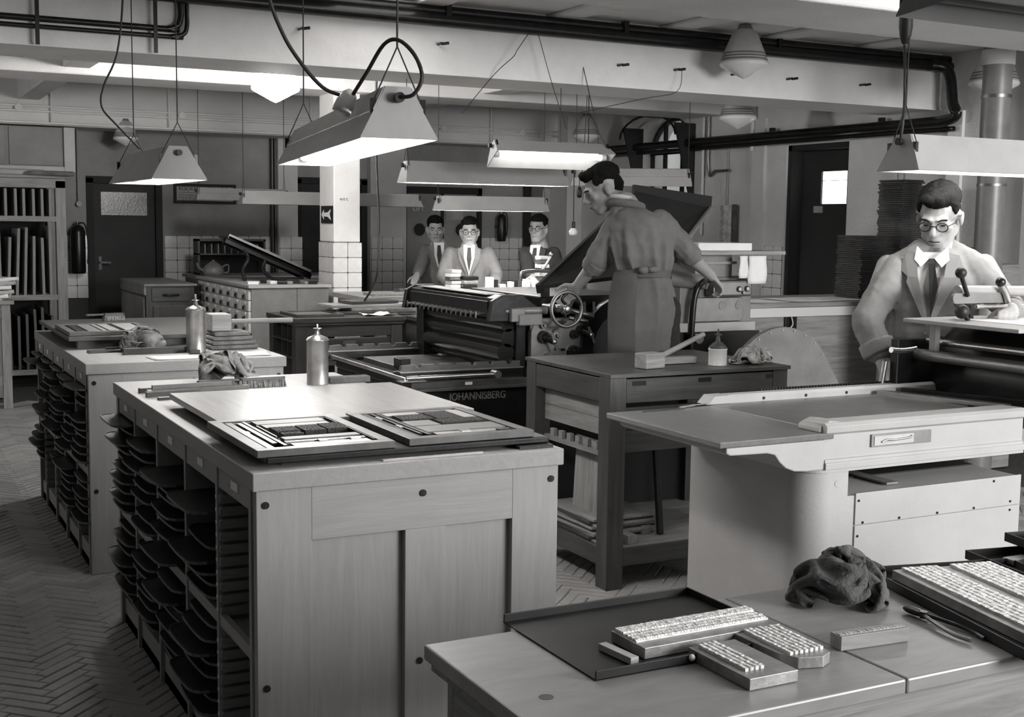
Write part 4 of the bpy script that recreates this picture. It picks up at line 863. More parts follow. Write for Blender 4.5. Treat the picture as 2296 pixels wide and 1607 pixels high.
# side frames and inking rollers
fp = [(3.17, .735), (3.17, 1.02), (3.2, 1.09), (3.5, 1.09), (3.52, 1.04), (3.52, .735)]
P(MB().prism(fp, 5.86, 5.9, 'y'), 'side_plate', 'dull_steel', t, .004, fix=True); P(MB().prism(fp, 6.98, 7.02, 'y'), 'side_plate', 'black_iron', t, .004, fix=True)
PB('side_column', 'black_iron', (3.1, 5.9, .735), (3.16, 5.98, 1.14), t, .006); PB('side_column', 'black_iron', (3.0, 6.92, .735), (3.08, 7.02, 1.2), t, .006)
for x, z, r in ((3.06, 1.06, .042), (3.07, .985, .05), (3.05, .905, .05), (3.09, .84, .03), (3.2, 1.0, .06)): P(MB().cyl((x, 5.92, z), (x, 6.96, z), r, n=26), 'inking_roller', 'black_gloss', t)
f_ = P(MB().prism([(2.93, 1.10), (2.95, 1.2), (3.02, 1.215), (3.12, 1.2), (3.13, 1.1)], 5.86, 6.98, 'y'), 'ink_fountain', 'black_iron', t, .003, fix=True)
PB('fountain_front', 'black_iron', (2.925, 5.9, 1.135), (2.935, 6.94, 1.185), t, .002); PB('fountain_plate', 'lamp_enamel', (2.96, 6.0, 1.213), (3.08, 6.9, 1.217), t)
for i in range(16):
    yy = 5.95 + .062 * i; P(MB().cyl((2.945, yy, 1.118), (2.885, yy, 1.112), .007, n=8).cb((2.883, yy, 1.112), (.006, .009, .034)), 'fountain_screw', 'steel', t)
for yy in (5.83, 6.98): P(MB().prism([(2.9, 1.08), (2.92, 1.19), (2.98, 1.22), (3.1, 1.22), (3.2, 1.15), (3.2, 1.08)], yy, yy + .035, 'y'), 'fountain_cheek', 'black_iron', t, .005, fix=True)
P(MB().cyl((3.0, 5.85, 1.135), (3.24, 5.82, 1.135), .02, n=14), 'throw_shaft', 'machine_grey', t); PB('throw_bracket', 'machine_grey', (3.06, 5.79, 1.06), (3.2, 5.83, 1.12), t, .006); PB('throw_bracket', 'machine_grey', (3.02, 5.8, 1.08), (3.1, 5.83, 1.15), t, .004)
P(MB().cyl((3.02, 7.0, 1.0), (3.02, 7.0, .8), .012, n=10), 'spring_rod', 'dull_steel', t)
sp = MB()
for i in range(10): sp.lathe([(.014, 0), (.02, .004), (.014, .008)], (3.02, 7.0, .82 + .016 * i), 12)
P(sp, 'coil_spring', 'dull_steel', t)
# handwheel
wx, wy, wz, R_ = 3.313, 5.735, 1.146, .094; RX = Matrix.Rotation(PI / 2, 3, 'X')
wh = P(MB().lathe([(R_ - .011, -.006), (R_ - .004, -.012), (R_ + .006, -.008), (R_ + .008, .0), (R_ + .006, .008), (R_ - .004, .012), (R_ - .011, .006), (R_ - .011, -.006)], (wx, wy, wz), 48, RX), 'handwheel_rim', 'dull_steel', t)
for k in range(5):
    a = 2 * PI * k / 5 + .3; pts = []
    for q in range(5): rr_ = .018 + (R_ - .026) * q / 4; aa = a + .55 * math.sin(q / 4 * PI); pts.append((wx + rr_ * math.cos(aa), wy, wz + rr_ * math.sin(aa)))
    P(MB().tube(pts, .0085, 8), 'handwheel_spoke', 'black_iron', t)
P(MB().lathe([(0, -.02), (.012, -.02), (.026, -.012), (.03, 0), (.03, .02), (0, .02)], (wx, wy, wz), 28, RX @ Matrix.Rotation(PI, 3, 'X')), 'handwheel_hub', 'steel', t)
P(MB().cyl((wx, wy, wz), (wx, 5.98, wz), .018, n=16), 'handwheel_shaft', 'dull_steel', t)
for x, z, r, m_ in ((3.235, 1.055, .02, 'dull_steel'), (3.32, 1.0, .034, 'dull_steel'), (3.47, 1.02, .03, 'black_iron'), (3.24, .99, .036, 'black_iron'), (3.43, .9, .042, 'black_iron'), (3.27, .87, .034, 'dull_steel'), (3.32, .925, .008, 'black_iron'), (3.36, .92, .008, 'black_iron'), (3.43, 1.0, .026, 'black_iron')):
    b_ = P(MB().cyl((x, 5.865, z), (x, 5.835, z), r, r * .9, 26), 'boss', m_, t); SP(MB().cyl((x, 5.836, z), (x, 5.822, z), r * .55, r * .4, 18), 'boss_nut', 'steel' if m_ == 'dull_steel' else 'black_iron', b_, t)
for x, z, dx, dz in ((3.24, .99, .055, -.1), (3.47, 1.02, .05, -.085)):
    P(MB().cyl((x, 5.84, z), (x + .03, 5.79, z - .02), .017, n=14), 'clutch_stem', 'black_iron', t); P(MB().cyl((x + .03 - dx * .4, 5.785, z - .02 - dz * .5), (x + .03 + dx * .4, 5.785, z - .02 + dz * .5), .0075, n=10).ell((x + .03, 5.785, z - .02), .014), 'cross_handle', 'steel', t)
P(MB().cyl((3.75, 5.92, .92), (3.75, 6.98, .92), .26, n=48), 'impression_cylinder', 'black_iron', t)
ga = [(3.75 + .28 * math.cos(math.radians(a)), .92 + .28 * math.sin(math.radians(a))) for a in range(-30, 200, 14)]; gi = [(3.75 + .2 * math.cos(math.radians(a)), .92 + .2 * math.sin(math.radians(a))) for a in range(-30, 200, 14)]
P(MB().prism(ga + gi[::-1], 5.84, 5.88, 'y'), 'cylinder_guard', 'black_iron', t, .004, fix=True)
for x in (3.5, 3.56, 3.62): P(MB().bar((x, 5.86, 1.1), (x + .05, 5.95, 1.16), .014, .02), 'gripper_finger', 'dull_steel', t)
P(MB().cyl((3.4, 5.84, 1.13), (3.52, 5.8, 1.1), .014, n=12).cyl((3.4, 5.86, 1.09), (3.5, 5.83, 1.07), .012, n=12), 'link_rod', 'dull_steel', t)
PB('cross_head', 'black_iron', (3.3, 6.0, 1.12), (3.95, 6.9, 1.2), t, .01)
# sloping feed board
fb = [Vector(v) for v in ((3.269, 5.95, 1.262), (4.06, 5.95, 1.335), (4.93, 6.7, 1.71), (4.38, 6.7, 1.8))]; nn = (fb[1] - fb[0]).cross(fb[3] - fb[0]).normalized() * -.025
P(MB().add(fb + [v + nn for v in fb], [(0, 1, 2, 3), (7, 6, 5, 4), (0, 4, 5, 1), (1, 5, 6, 2), (2, 6, 7, 3), (3, 7, 4, 0)]), 'feed_board', 'door_paint', t, fix=True)
P(MB().bar(fb[1] + Vector((.01, -.005, 0)), fb[2] + Vector((.01, -.005, 0)), .016, .028), 'feed_board_edge', 'worn_x', t); P(MB().bar(fb[0] + Vector((-.02, -.01, -.02)), fb[3] + Vector((-.02, -.01, -.02)), .02, .05), 'feed_side_rail', 'black_matte', t)
P(MB().bar((4.35, 6.72, 1.8), (4.95, 6.72, 1.74), .03, .09), 'feed_head_rail', 'black_matte', t); PB('feed_support', 'black_iron', (3.3, 5.97, 1.2), (3.34, 6.0, 1.27), t); PB('feed_support', 'black_iron', (4.5, 6.72, .7), (4.56, 6.78, 1.75), t)
# delivery end with switch panel
PB('end_cabinet', 'machine_grey', (4.13, 5.87, .2), (4.64, 6.9, 1.3), t, .008); PB('end_shelf', 'worn_x', (4.2, 5.78, 1.43), (4.81, 6.6, 1.452), t, .002)
PB('shelf_drawer', 'machine_grey', (4.24, 5.88, 1.3), (4.5, 6.5, 1.43), t, .002); PB('shelf_strip', 'worn_x', (4.24, 5.86, 1.375), (4.52, 5.88, 1.39), t)
sw = PB('switch_box', 'dull_steel', (4.3, 5.78, 1.192), (4.575, 5.87, 1.285), t, .012)
for x, z, r in ((4.478, 1.235, .017), (4.534, 1.237, .017), (4.505, 1.215, .009)):
    d_ = SP(MB().cyl((x, 5.781, z), (x, 5.772, z), r, n=20), 'switch_bezel', 'black_iron', sw, t); SP(MB().cyl((x, 5.7725, z), (x, 5.768, z), r * .62, n=16), 'switch_lens', 'steel', sw, t)
P(MB().prism(rrect(4.21, 1.045, 4.565, 1.185, .025, 4), 5.845, 5.872, 'y'), 'access_door', 'dull_steel', t, .004, fix=True)
for x in (4.415, 4.535): P(MB().cyl((x, 5.846, 1.138), (x, 5.842, 1.138), .028, n=24), 'access_port', 'machine_grey', t)
PB('end_rail', 'lamp_enamel', (4.1, 5.83, .99), (4.645, 5.87, 1.042), t, .004); PB('end_base', 'black_iron', (4.1, 5.86, .1), (4.7, 5.872, .985), t)
P(MB().tube([(4.3, 5.83, 1.285), (4.24, 5.82, 1.27), (4.2, 5.82, 1.2), (4.185, 5.82, 1.05), (4.18, 5.82, .85), (4.18, 5.82, .7)], .018, 12), 'cable_conduit', 'black_iron', t)
P(MB().cyl((4.22, 5.79, .955), (4.22, 5.84, .955), .028, n=20), 'conduit_boss', 'steel', t); P(MB().cyl((4.16, 5.8, .86), (4.16, 5.83, .86), .014, n=14), 'conduit_boss', 'steel', t); P(MB().cyl((4.03, 5.86, 1.3), (4.3, 5.86, 1.27), .05, .04, 20), 'motor_housing', 'machine_grey', t)
o = tag(MB().box(0, 0, 0, .38, .2, .045).build('paper_stack', 'paper', None, .006), 'white stack of paper on the shelf behind the stooping worker', 'paper stack'); o.location = (4.2, 5.8, 1.453)
for i, (x, w_, lab) in enumerate(((4.5, .06, 'narrow white sheet hanging from the press shelf'), (4.6, .13, 'wide white sheet hanging from the press shelf'))):
    m_ = MB(); vs = []
    for q in range(7):
        for p_ in range(5): vs.append((x - w_ / 2 + w_ * p_ / 4, 5.772 - .006 * math.sin(q + p_), 1.425 - .16 * q / 6 * (1 if i else .8)))
    m_.add(vs, [(q * 5 + p_, q * 5 + p_ + 1, (q + 1) * 5 + p_ + 1, (q + 1) * 5 + p_) for q in range(6) for p_ in range(4)], True); o = tag(m_.build('hanging_sheet', 'paper'), lab, 'paper'); o.modifiers.new('thick', 'SOLIDIFY').thickness = .001
# footboard the worker stands on
t = thing('foot_platform', 'low wooden footboard behind the dark table', 'platform', (3.3, 5.36, 0)); box('platform_top', 'worn_x', (0, 0, .255), (.8, .42, .28), t, .003)
for x in (.03, .72): box('platform_leg', 'worn_z', (x, .03, 0), (x + .05, .39, .255), t)
# round guard
t = thing('belt_guard', 'round topped sheet metal guard with riveted edge behind the dark table', 'guard', (4.5, 5.42, 0))
gp = [(4.86, .3), (4.93, .69)] + [(4.5 + .36 * math.cos(math.radians(a)), .68 + .366 * math.sin(math.radians(a))) for a in range(30, 176, 6)] + [(4.14, .3)]
P(MB().prism(gp, 5.4, 5.44, 'y'), 'guard_plate', 'machine_grey', t, .004, fix=True)
for a in range(36, 170, 14): P(MB().cyl((4.5 + .345 * math.cos(math.radians(a)), 5.402, .68 + .35 * math.sin(math.radians(a))), (4.5 + .345 * math.cos(math.radians(a)), 5.394, .68 + .35 * math.sin(math.radians(a))), .005, n=8), 'rivet', 'steel', t)
PB('guard_foot', 'black_iron', (4.15, 5.4, 0), (4.2, 5.44, .32), t); PB('guard_foot', 'black_iron', (4.8, 5.4, 0), (4.85, 5.44, .32), t)
# ================================================================ long bench along the right and what is on it
t = thing('long_bench', 'long pale topped bench between the press and the right wall', 'bench', (6.2, 7.2, 0))
PB('bench_top', 'worn_x', (4.95, 6.72, 1.045), (7.4, 7.5, 1.075), t, .003); PB('bench_edge', 'card_face', (4.95, 6.715, .98), (7.4, 6.74, 1.043), t, .003)
PB('bench_front', 'worn_x', (4.95, 6.75, .08), (7.4, 6.77, .98), t); PB('bench_end', 'worn_z', (4.95, 6.77, 0), (4.98, 7.45, .98), t); PB('bench_end', 'worn_z', (7.36, 6.77, 0), (7.39, 7.45, .98), t)
PB('latch_plate', 'black_iron', (5.62, 6.73, .85), (5.72, 6.75, .99), t, .002); P(MB().tube([(5.66, 6.72, .98), (5.67, 6.715, .93), (5.65, 6.72, .9)], .008, 8), 'latch_hook', 'dull_steel', t)
for i, (x, y, w_, d_, r) in enumerate(((5.2, 7.0, .4, .4, .05), (5.55, 6.95, .3, .36, -.05), (5.95, 7.0, .36, .4, .04), (6.3, 7.0, .34, .4, -.03))): sheet('proof_sheet', 'white proof sheet on the long bench, %s from the press' % ('first', 'second', 'third', 'fourth')[i], 'paper', x, y, w_, d_, 1.076, r, seed=i)
o = tag(MB().box(0, 0, 0, .22, .3, .07).build('paper_stack', 'paper', None, .004), 'small white paper pile at the left end of the long bench', 'paper stack'); o.location = (5.05, 7.05, 1.077)
def pile(x, y, z0, n, w, d, th, lab, grp, seed):
    rnd = random.Random(seed); first = None
    for i in range(n):
        if first is None: o = MB().cb((0, 0, th / 2), (w, d, th * .86)).build('dark_board', 'tray_wood', None, .001); first = o
        else: o = first.copy(); COL.objects.link(o)
        o.location = (x + rnd.uniform(-.008, .008), y + rnd.uniform(-.008, .008), z0 + th * i); o.rotation_euler = (0, 0, rnd.uniform(-.05, .05)); tag(o, lab % ORD[i], 'board', grp)
pile(6.62, 7.1, 1.0765, 34, .24, .26, .0135, 'thin dark board, %s from the bottom of the low pile on the bench', 'dark boards in the lower pile', 3)
pile(7.07, 7.18, 1.0765, 62, .2, .26, .0142, 'thin dark board, %s from the bottom of the tall pile', 'dark boards in the tall pile', 4)
o = tag(MB().box(0, 0, 0, .55, .3, .1).build('dark_case', 'black_matte', None, .006), 'dark flat case at the right edge behind the man', 'case'); o.location = (6.2, 5.98, 1.37)
o = tag(MB().box(0, 0, 0, .75, .5, 1.365).build('plain_cupboard', 'worn_x', None, .006), 'plain wooden cupboard under the dark case at the right edge', 'cupboard'); o.location = (6.1, 5.85, 0)
# ================================================================ left side: rack, side table, cupboard
t = thing('board_rack', 'tall wooden rack of upright boards at the far left', 'rack', (1.15, 12.4, 0))
for x in (-.75, .5): box('post', 'worn_z', (x, 0, 0), (x + .09, .09, 1.93), t, .003); box('post', 'worn_z', (x, .6, 0), (x + .09, .69, 1.93), t, .003)
box('top_rail', 'worn_x', (-.75, 0, 1.86), (.59, .06, 1.95), t, .003); box('rack_top', 'worn_x', (-.78, -.03, 1.95), (.62, .72, 1.975), t, .003)
for z in (1.55, .82, .12): box('slot_rail', 'worn_x', (-.66, .0, z), (.5, .05, z + .05), t, .002); box('slot_rail', 'worn_x', (-.66, .6, z), (.5, .66, z + .05), t, .002)
box('rack_back', 'black_matte', (-.7, .66, .05), (.55, .68, 1.9), t)
nm = ('rightmost', 'second from the right', 'third from the right', 'fourth from the right', 'fifth from the right', 'sixth from the right', 'seventh from the right', 'leftmost')
rnd = random.Random(5)
for row, (z0, h, rn) in enumerate(((1.6, .25, 'top'), (.87, .64, 'middle'), (.17, .6, 'bottom'))):
    for i in range(8):
        hh = h - rnd.uniform(0, .12) * (row > 0)
        o = tag(MB().box(-.012, 0, 0, .012, .5, hh).build('upright_board', 'worn_z' if row < 2 else 'dark_z', None, .001), '%s upright board in the %s row of the rack' % (nm[i], rn), 'board', 'boards in the rack')
        o.location = (1.6 - .075 * i + rnd.uniform(-.01, .01), 12.42, z0); o.rotation_euler = (0, rnd.uniform(-.02, .05) if row else 0, 0)
for i, (x0_, L, r, m_) in enumerate(((1.0, 1.1, .028, 'paper_grey'), (1.2, 1.2, .022, 'rag'))):
    o = tag(MB().tube([(x0_ - L / 2, 12.4, 1.976 + r), (x0_, 12.42, 1.976 + r), (x0_ + L / 2, 12.38 - .1 * i, 1.97 + r)], r, 10).build('paper_roll', m_), ('pale paper roll on top of the board rack', 'darker roll sticking out from the top of the board rack')[i], 'roll')
t = thing('wall_cupboard', 'grey panelled cupboard above the board rack', 'cupboard', (1.1, 13.0, 2.03))
box('cupboard_body', 'plaster_dark', (-1, .02, 0), (.8, .58, .43), t); box('corner_post', 'plaster', (.72, -.02, 0), (.82, .02, .43), t)
for a in (-.9, -.3, .22): box('cupboard_panel', 'plaster_dark', (a, 0, .06), (a + .48, .02, .42), t, .004)
box('base_rail', 'plaster', (-1, -.01, 0), (.72, .02, .05), t)
t = thing('side_table', 'pale table partly cut off at the left edge', 'table', (.4, 11.1, 0))
box('table_top', 'worn_x', (-.5, 0, .87), (.73, .8, .9), t, .003); box('apron', 'worn_x', (-.45, .03, .75), (.7, .05, .87), t); box('low_rail', 'worn_x', (-.45, .03, .2), (.68, .06, .28), t)
for x in (-.45, .63): box('leg', 'worn_z', (x, .02, 0), (x + .07, .09, .87), t); box('leg', 'worn_z', (x, .7, 0), (x + .07, .77, .87), t)
for i in range(6): o = sheet('paper_pile_sheet', '%s sheet of the untidy paper pile at the left edge' % ('lowest', 'second', 'third', 'fourth', 'fifth', 'topmost')[i], 'paper' if i % 2 else 'paper_grey', .93 + .02 * (i % 3), 11.35, .34, .3, .902 + .035 * i, .2 * i - .4, curl=.02, seed=i)
for i in range(6):
    o = bpy.data.objects['paper_pile_sheet' + ('.%03d' % i if i else '')]; o.modifiers['thick'].thickness = .03; o['group'] = 'paper pile at the left edge'
# things on the back wall
def framed(lab, x0, x1, z0, z1, yy=YW):
    t = thing('notice', lab, 'notice', ((x0 + x1) / 2, yy, z0)); w = (x1 - x0) / 2; h = z1 - z0
    for a in ((-w, 0, w, .03), (-w, h - .03, w, h), (-w, .03, -w + .03, h - .03), (w - .03, .03, w, h - .03)): box('frame_bar', 'black_matte', (a[0], -.025, a[1]), (a[2], -.002, a[3]), t)
    box('notice_card', 'paper_grey', (-w + .02, -.012, .02), (w - .02, -.004, h - .02), t); return t
t = framed('framed smoking notice on the back wall', 3.0, 3.67, 1.755, 1.965)
text('headline', 'ROOKEN', 'ink', t, (-.165, -.0135, .155), (PI / 2, 0, 0), .056); text('headline', 'VERBODEN', 'ink', t, (.14, -.0135, .155), (PI / 2, 0, 0), .056)
box('rule', 'ink', (-.28, -.0135, .115), (.28, -.0125, .119), t)
for i, s_ in enumerate(('Het is verboden in dit', 'lokaal te roken en', 'is daarom strafbaar')): text('small_print', s_, 'ink', t, (-.285, -.0135, .09 - .026 * i), (PI / 2, 0, 0), .026, .0008, 'LEFT')
def extinguisher(lab, x, y, z0, h, r):
    t = thing('fire_extinguisher', lab, 'fire extinguisher', (x, y, z0))
    MB().lathe([(0, 0), (r * .9, 0), (r, .02), (r, h - r), (r * .8, h - r * .4), (r * .3, h), (0, h)], (0, 0, 0), 22).build('cylinder', 'black_iron', t)
    MB().cyl((0, 0, h), (0, 0, h + .03), r * .25, n=12).build('valve', 'dull_steel', t); MB().tube([(0, -r * .2, h + .01), (r * .9, -r * .5, h - .0), (r * 1.3, -r * .3, h * .6), (r * 1.25, 0, h * .2)], .008, 8).build('hose', 'rubber', t); box('bracket', 'black_iron', (-r * 1.05, r * .5, h * .5), (r * 1.05, r * 1.1, h * .56), t)
extinguisher('dark fire extinguisher left of the dark door', 2.0, YW - .11, 1.02, .5, .075)
o = tag(MB().cyl((2.03, YW - .01, 1.73), (2.03, YW - .06, 1.73), .028, n=14).build('wall_switch', 'black_iron'), 'small round dark switch at the end of the thin pipe', 'switch')
extinguisher('dark fire extinguisher right of the lift doors', 6.875, YW - .1, 1.37, .33, .055)
o = tag(box('wall_card', 'plaster', (6.78, YW - .012, 1.72), (6.98, YW - .004, 1.85)), 'small framed card above the right fire extinguisher', 'card')
o = tag(box('blank_sheet', 'paper_grey', (7.285, 13.235, 1.78), (7.395, 13.245, 2.0)), 'pale blank sheet on the pilaster right of the lift', 'sheet')
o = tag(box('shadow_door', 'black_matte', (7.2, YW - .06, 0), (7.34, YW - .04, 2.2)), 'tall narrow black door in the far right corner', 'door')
t = thing('hanging_roll', 'long grey cloth hanging on the right wall beside the press', 'cloth', (7.56, 10.0, 1.42)); MB().prism([(0, -.09), (-.02, -.06), (-.03, 0), (-.02, .07), (0, .09)], 0, .37).build('cloth_fold', 'rag_pale', t); MB().prism([(0, -.17), (-.015, -.13), (0, -.09)], 0, .38).build('dark_fold', 'rag_dark', t)
# ================================================================ rear furniture
t = thing('index_cabinet', 'pale cabinet with rows of small labelled drawers', 'cabinet', (2.85, 10.15, 0))
box('carcass', 'machine_grey', (.012, 0, 0), (.68, 1.78, 1.03), t, .003); box('cabinet_top', 'grey_enamel', (-.015, -.015, 1.03), (.7, 1.8, 1.055), t, .003); box('seam', 'black_matte', (.4, -.001, 0), (.404, .001, 1.03), t)  # carcass darker than the drawer side: fall of light put into the colours
dm = MB().box(-.01, 0, 0, .012, .24, .086).build('drawer', 'card_face', t, .003); me_d = dm.data; bpy.data.objects.remove(dm)
hm = MB().prism([(-.038, -.026), (.038, -.026), (.026, -.002), (.012, .008), (-.012, .008), (-.026, -.002)], -.022, -.012, 'x').build('x', 'black_iron', t); me_h = hm.data; bpy.data.objects.remove(hm)
cm = MB().box(-.015, -.05, 0, -.011, .05, .02).build('x', 'paper', t); me_c = cm.data; bpy.data.objects.remove(cm)
for r in range(4):
    for c in range(7):
        d = bpy.data.objects.new('drawer', me_d); COL.objects.link(d); d.parent = t; d.location = (0, .015 + .247 * c, .93 - .091 * r)
        q = d.modifiers.new('bevel', 'BEVEL'); q.width = .003
        h = bpy.data.objects.new('drawer_handle', me_h); COL.objects.link(h); h.parent = d; h.location = (0, .12, .034)
        k = bpy.data.objects.new('label_card', me_c); COL.objects.link(k); k.parent = d; k.location = (0, .12, .06)
t = thing('small_cupboard', 'small worn wooden cupboard in front of the dark door', 'cupboard', (2.3, 11.6, 0))
box('carcass', 'dark_z', (0, .01, 0), (.44, 1.2, .98), t, .003); box('cupboard_top', 'worn_x', (-.02, -.02, .98), (.46, 1.22, 1.0), t, .003)
box('side_panel', 'worn_z', (-.012, .06, .05), (0, .6, .88), t, .003); box('side_panel', 'worn_z', (-.012, .62, .05), (0, 1.16, .88), t, .003); box('side_rail', 'worn_y', (-.016, .0, .9), (0, 1.2, .98), t, .002); box('front_door', 'dark_z', (.06, -.005, .05), (.38, .01, .8), t, .004); box('drawer_front', 'dark_x', (.05, -.005, .84), (.39, .01, .96), t, .003)
MB().tube([(.15, -.01, .9), (.18, -.03, .9), (.26, -.03, .9), (.29, -.01, .9)], .01, 8).build('drawer_pull', 'black_iron', t)
t = thing('rear_counter', 'dim counter behind the index cabinet', 'counter', (3.0, 12.4, 0)); box('counter_body', 'worn_x', (0, 0, 0), (1.6, .7, 1.0), t, .003); box('counter_top', 'worn_x', (-.03, -.03, 1.0), (1.63, .72, 1.03), t, .003)
t = thing('pigeonhole_rack', 'dark pigeonhole rack standing on the dim counter', 'rack', (3.05, 12.75, 1.03))
for a in ((0, 0, .02, .36), (.68, 0, .7, .36), (0, .34, .7, .36), (0, .2, .7, .215), (0, 0, .7, .015)): box('rack_board', 'dark_x', (a[0], 0, a[1]), (a[2], .2, a[3]), t)
for i in range(1, 10): box('partition', 'worn_z', (.068 * i, 0, .215), (.068 * i + .01, .2, .31), t)
box('rack_back', 'black_matte', (.01, .19, 0), (.69, .2, .35), t)
t = thing('kettle', 'grey enamel kettle on the dim counter', 'kettle', (3.13, 12.46, 1.03))
MB().lathe([(0, 0), (.09, 0), (.105, .03), (.1, .08), (.06, .12), (0, .125)], (0, 0, 0), 26).build('kettle_body', 'machine_grey', t); MB().lathe([(.055, .118), (.03, .14), (.012, .143), (.012, .16), (0, .162)], (0, 0, 0), 18).build('kettle_lid', 'machine_grey', t)
MB().tube([(-.09, 0, .05), (-.14, 0, .08), (-.16, 0, .13)], .014, 8).build('spout', 'machine_grey', t); MB().tube([(.09, 0, .09), (.15, 0, .11), (.15, 0, .04), (.1, 0, .03)], .008, 8).build('handle', 'machine_grey', t)
# sloping type case frame on the index cabinet
t = thing('sloping_type_case', 'sloping black type case frame on top of the index cabinet', 'frame', (3.2, 10.9, 1.056))
for i, (a, b) in enumerate((((-.35, 0, .36), (.42, 0, .03)), ((-.32, .2, .34), (.42, .2, .02)))): MB().bar(a, b, .03, .05).build('sloping_rail', 'black_iron', t)
MB().bar((-.34, .1, .385), (.4, .1, .06), .34, .02).build('sloping_case', 'black_iron', t); MB().bar((-.34, -.06, .395), (.4, -.06, .075), .02, .04).build('case_edge', 'dull_steel', t)
MB().tube([(-.2, .0, .28), (-.15, 0, .2), (-.2, 0, .1), (-.18, 0, 0)], .018, 8).build('curved_leg', 'black_iron', t); MB().tube([(.0, 0, .18), (-.02, 0, .1), (.06, 0, .02), (.2, 0, .01)], .016, 8).build('curved_leg', 'black_iron', t); MB().bar((-.2, 0, .02), (.35, 0, .02), .02, .02).build('base_bar', 'black_iron', t)
rnd = random.Random(8)
for i in range(9):
    x, y = 2.92 + .062 * i, 10.25 + rnd.uniform(0, .25); w_ = rnd.uniform(.05, .09); pl2 = i in (0, 3)
    o = tag(MB().cb((0, 0, .012), (w_, .12, .024)).build('type_packet', 'paper' if pl2 else 'lead' if i % 2 else 'black_iron', None, .002), 'small packet on the index cabinet top, %s from its left end' % ('first', 'second', 'third', 'fourth', 'fifth', 'sixth', 'seventh', 'eighth', 'ninth')[i], 'packet'); o.location = (x, y, 1.056); o.rotation_euler = (0, 0, rnd.uniform(-.3, .3))
# dark desk with drawer in front of the pillar
t = thing('drawer_desk', 'dark worn desk with a drawer in front of the pillar', 'desk', (2.74, 8.59, 0)); W_, D_ = .82, .66
box('desk_top', 'dark_x', (-.02, -.02, .865), (W_ + .02, D_, .9), t, .003); box('desk_moulding', 'dark_x', (-.01, -.01, .845), (W_ + .01, D_, .865), t, .002)
for x in (0, W_ - .09): box('leg', 'dark_z', (x, 0, 0), (x + .09, .09, .845), t, .003); box('leg', 'dark_z', (x, D_ - .1, 0), (x + .09, D_ - .01, .845), t, .003)
box('front_rail', 'dark_x', (.09, .005, .76), (W_ - .09, .03, .845), t, .002); d = box('drawer', 'dark_x', (.08, -.008, .64), (W_ - .1, .012, .75), t, .004)
MB().prism([(-.04, 0), (-.03, .03), (.03, .03), (.04, 0)], -.03, -.006, 'y').build('cup_handle', 'dull_steel', d).location = (.4, 0, .68); box('handle_plate', 'dull_steel', (.35, -.012, .705), (.45, -.008, .73), d)
box('lower_rail', 'dark_x', (.09, .005, .55), (W_ - .09, .03, .63), t, .002)
for z in (.6, .72): box('pigeonhole_shelf', 'dark_y', (.0, .09, z), (.3, D_ - .1, z + .012), t)
for y in (.2, .35): box('pigeonhole_side', 'dark_z', (.005, y, .45), (.3, y + .012, .845), t)
box('inner_back', 'black_matte', (.3, .05, .3), (.31, D_ - .05, .84), t)
forme('shallow iron chase on the dark desk', (2.77, 8.66, .901), .36, .4, [('l', .05, .06, .3, .12, .015), ('f', .05, .14, .3, .3, .016), ('k', .05, .31, .3, .35, .018)])
for i, (x, y, z, w_, d_, m_) in enumerate(((3.45, 8.95, .901, .62, .3, 'dark_x'), (3.5, 8.97, .925, .5, .28, 'lead'), (3.42, 9.0, .948, .66, .3, 'worn_x'), (3.45, 9.0, .972, .4, .22, 'dark_x'))):
    o = tag(MB().cb((0, 0, .011), (w_, d_, .021)).build('stacked_forme', m_, None, .002), '%s of the flat boards piled at the right of the dark desk' % ('lowest', 'second', 'third', 'topmost')[i], 'board', 'boards piled on the dark desk'); o.location = (x, y, z); o.rotation_euler = (0, 0, .06 * (i - 1))
sheet('loose_sheet', 'curled white sheet at the front right of the dark desk', 'paper', 3.4, 8.68, .24, .16, .902, .1, curl=.03, seed=4)
t = thing('low_stand', 'dark low stand between the desk and the press', 'stand', (3.75, 8.3, 0)); box('stand_top', 'dark_x', (-.1, 0, .86), (.3, .6, .89), t, .002); box('stand_body', 'dark_x', (-.08, .02, .2), (.28, .58, .86), t); box('stand_shelf', 'worn_x', (-.1, -.06, .55), (.3, .02, .565), t)
# counters with the men behind
t = thing('make_up_counter', 'white fronted counter right of the pillar', 'counter', (3.55, 9.28, 0))
box('counter_front', 'lamp_enamel', (.0, .03, 0), (1.0, .7, .96), t, .003); box('counter_top', 'worn_x', (-.04, 0, .96), (1.04, .74, 1.0), t, .003)
for i, (x, y, w_, d_, m_, lab) in enumerate(((3.85, 9.5, .3, .24, 'paper', 'white paper at the left of the white counter'), (4.15, 9.42, .26, .2, 'paper', 'open white booklet on the white counter'), (4.35, 9.75, .3, .2, 'paper_grey', 'grey sheet at the back of the white counter'))): sheet('counter_sheet', lab, m_, x, y, w_, d_, 1.001 + .02 * (i == 1), .1 * i, curl=.015, seed=i + 2)
o = tag(MB().cb((0, 0, .009), (.8, .26, .018)).build('layout_board', 'lead', None, .002), 'grey flat board lying on the white counter', 'board'); o.location = (4.02, 9.44, 1.001)
o = tag(MB().cb((0, 0, .015), (.35, .12, .03)).build('layout_board', 'dark_x', None, .002), 'dark flat board at the back of the white counter', 'board'); o.location = (4.2, 9.85, 1.001)
t = thing('type_counter', 'white counter stacked with type packets', 'counter', (4.62, 9.3, 0)); box('counter_front', 'lamp_enamel', (0, .03, 0), (.38, .5, 1.0), t, .003); box('counter_front', 'lamp_enamel', (.384, .03, 0), (.8, .5, 1.0), t, .003); box('counter_top', 'lamp_enamel', (-.02, 0, 1.0), (.82, .54, 1.03), t, .003)
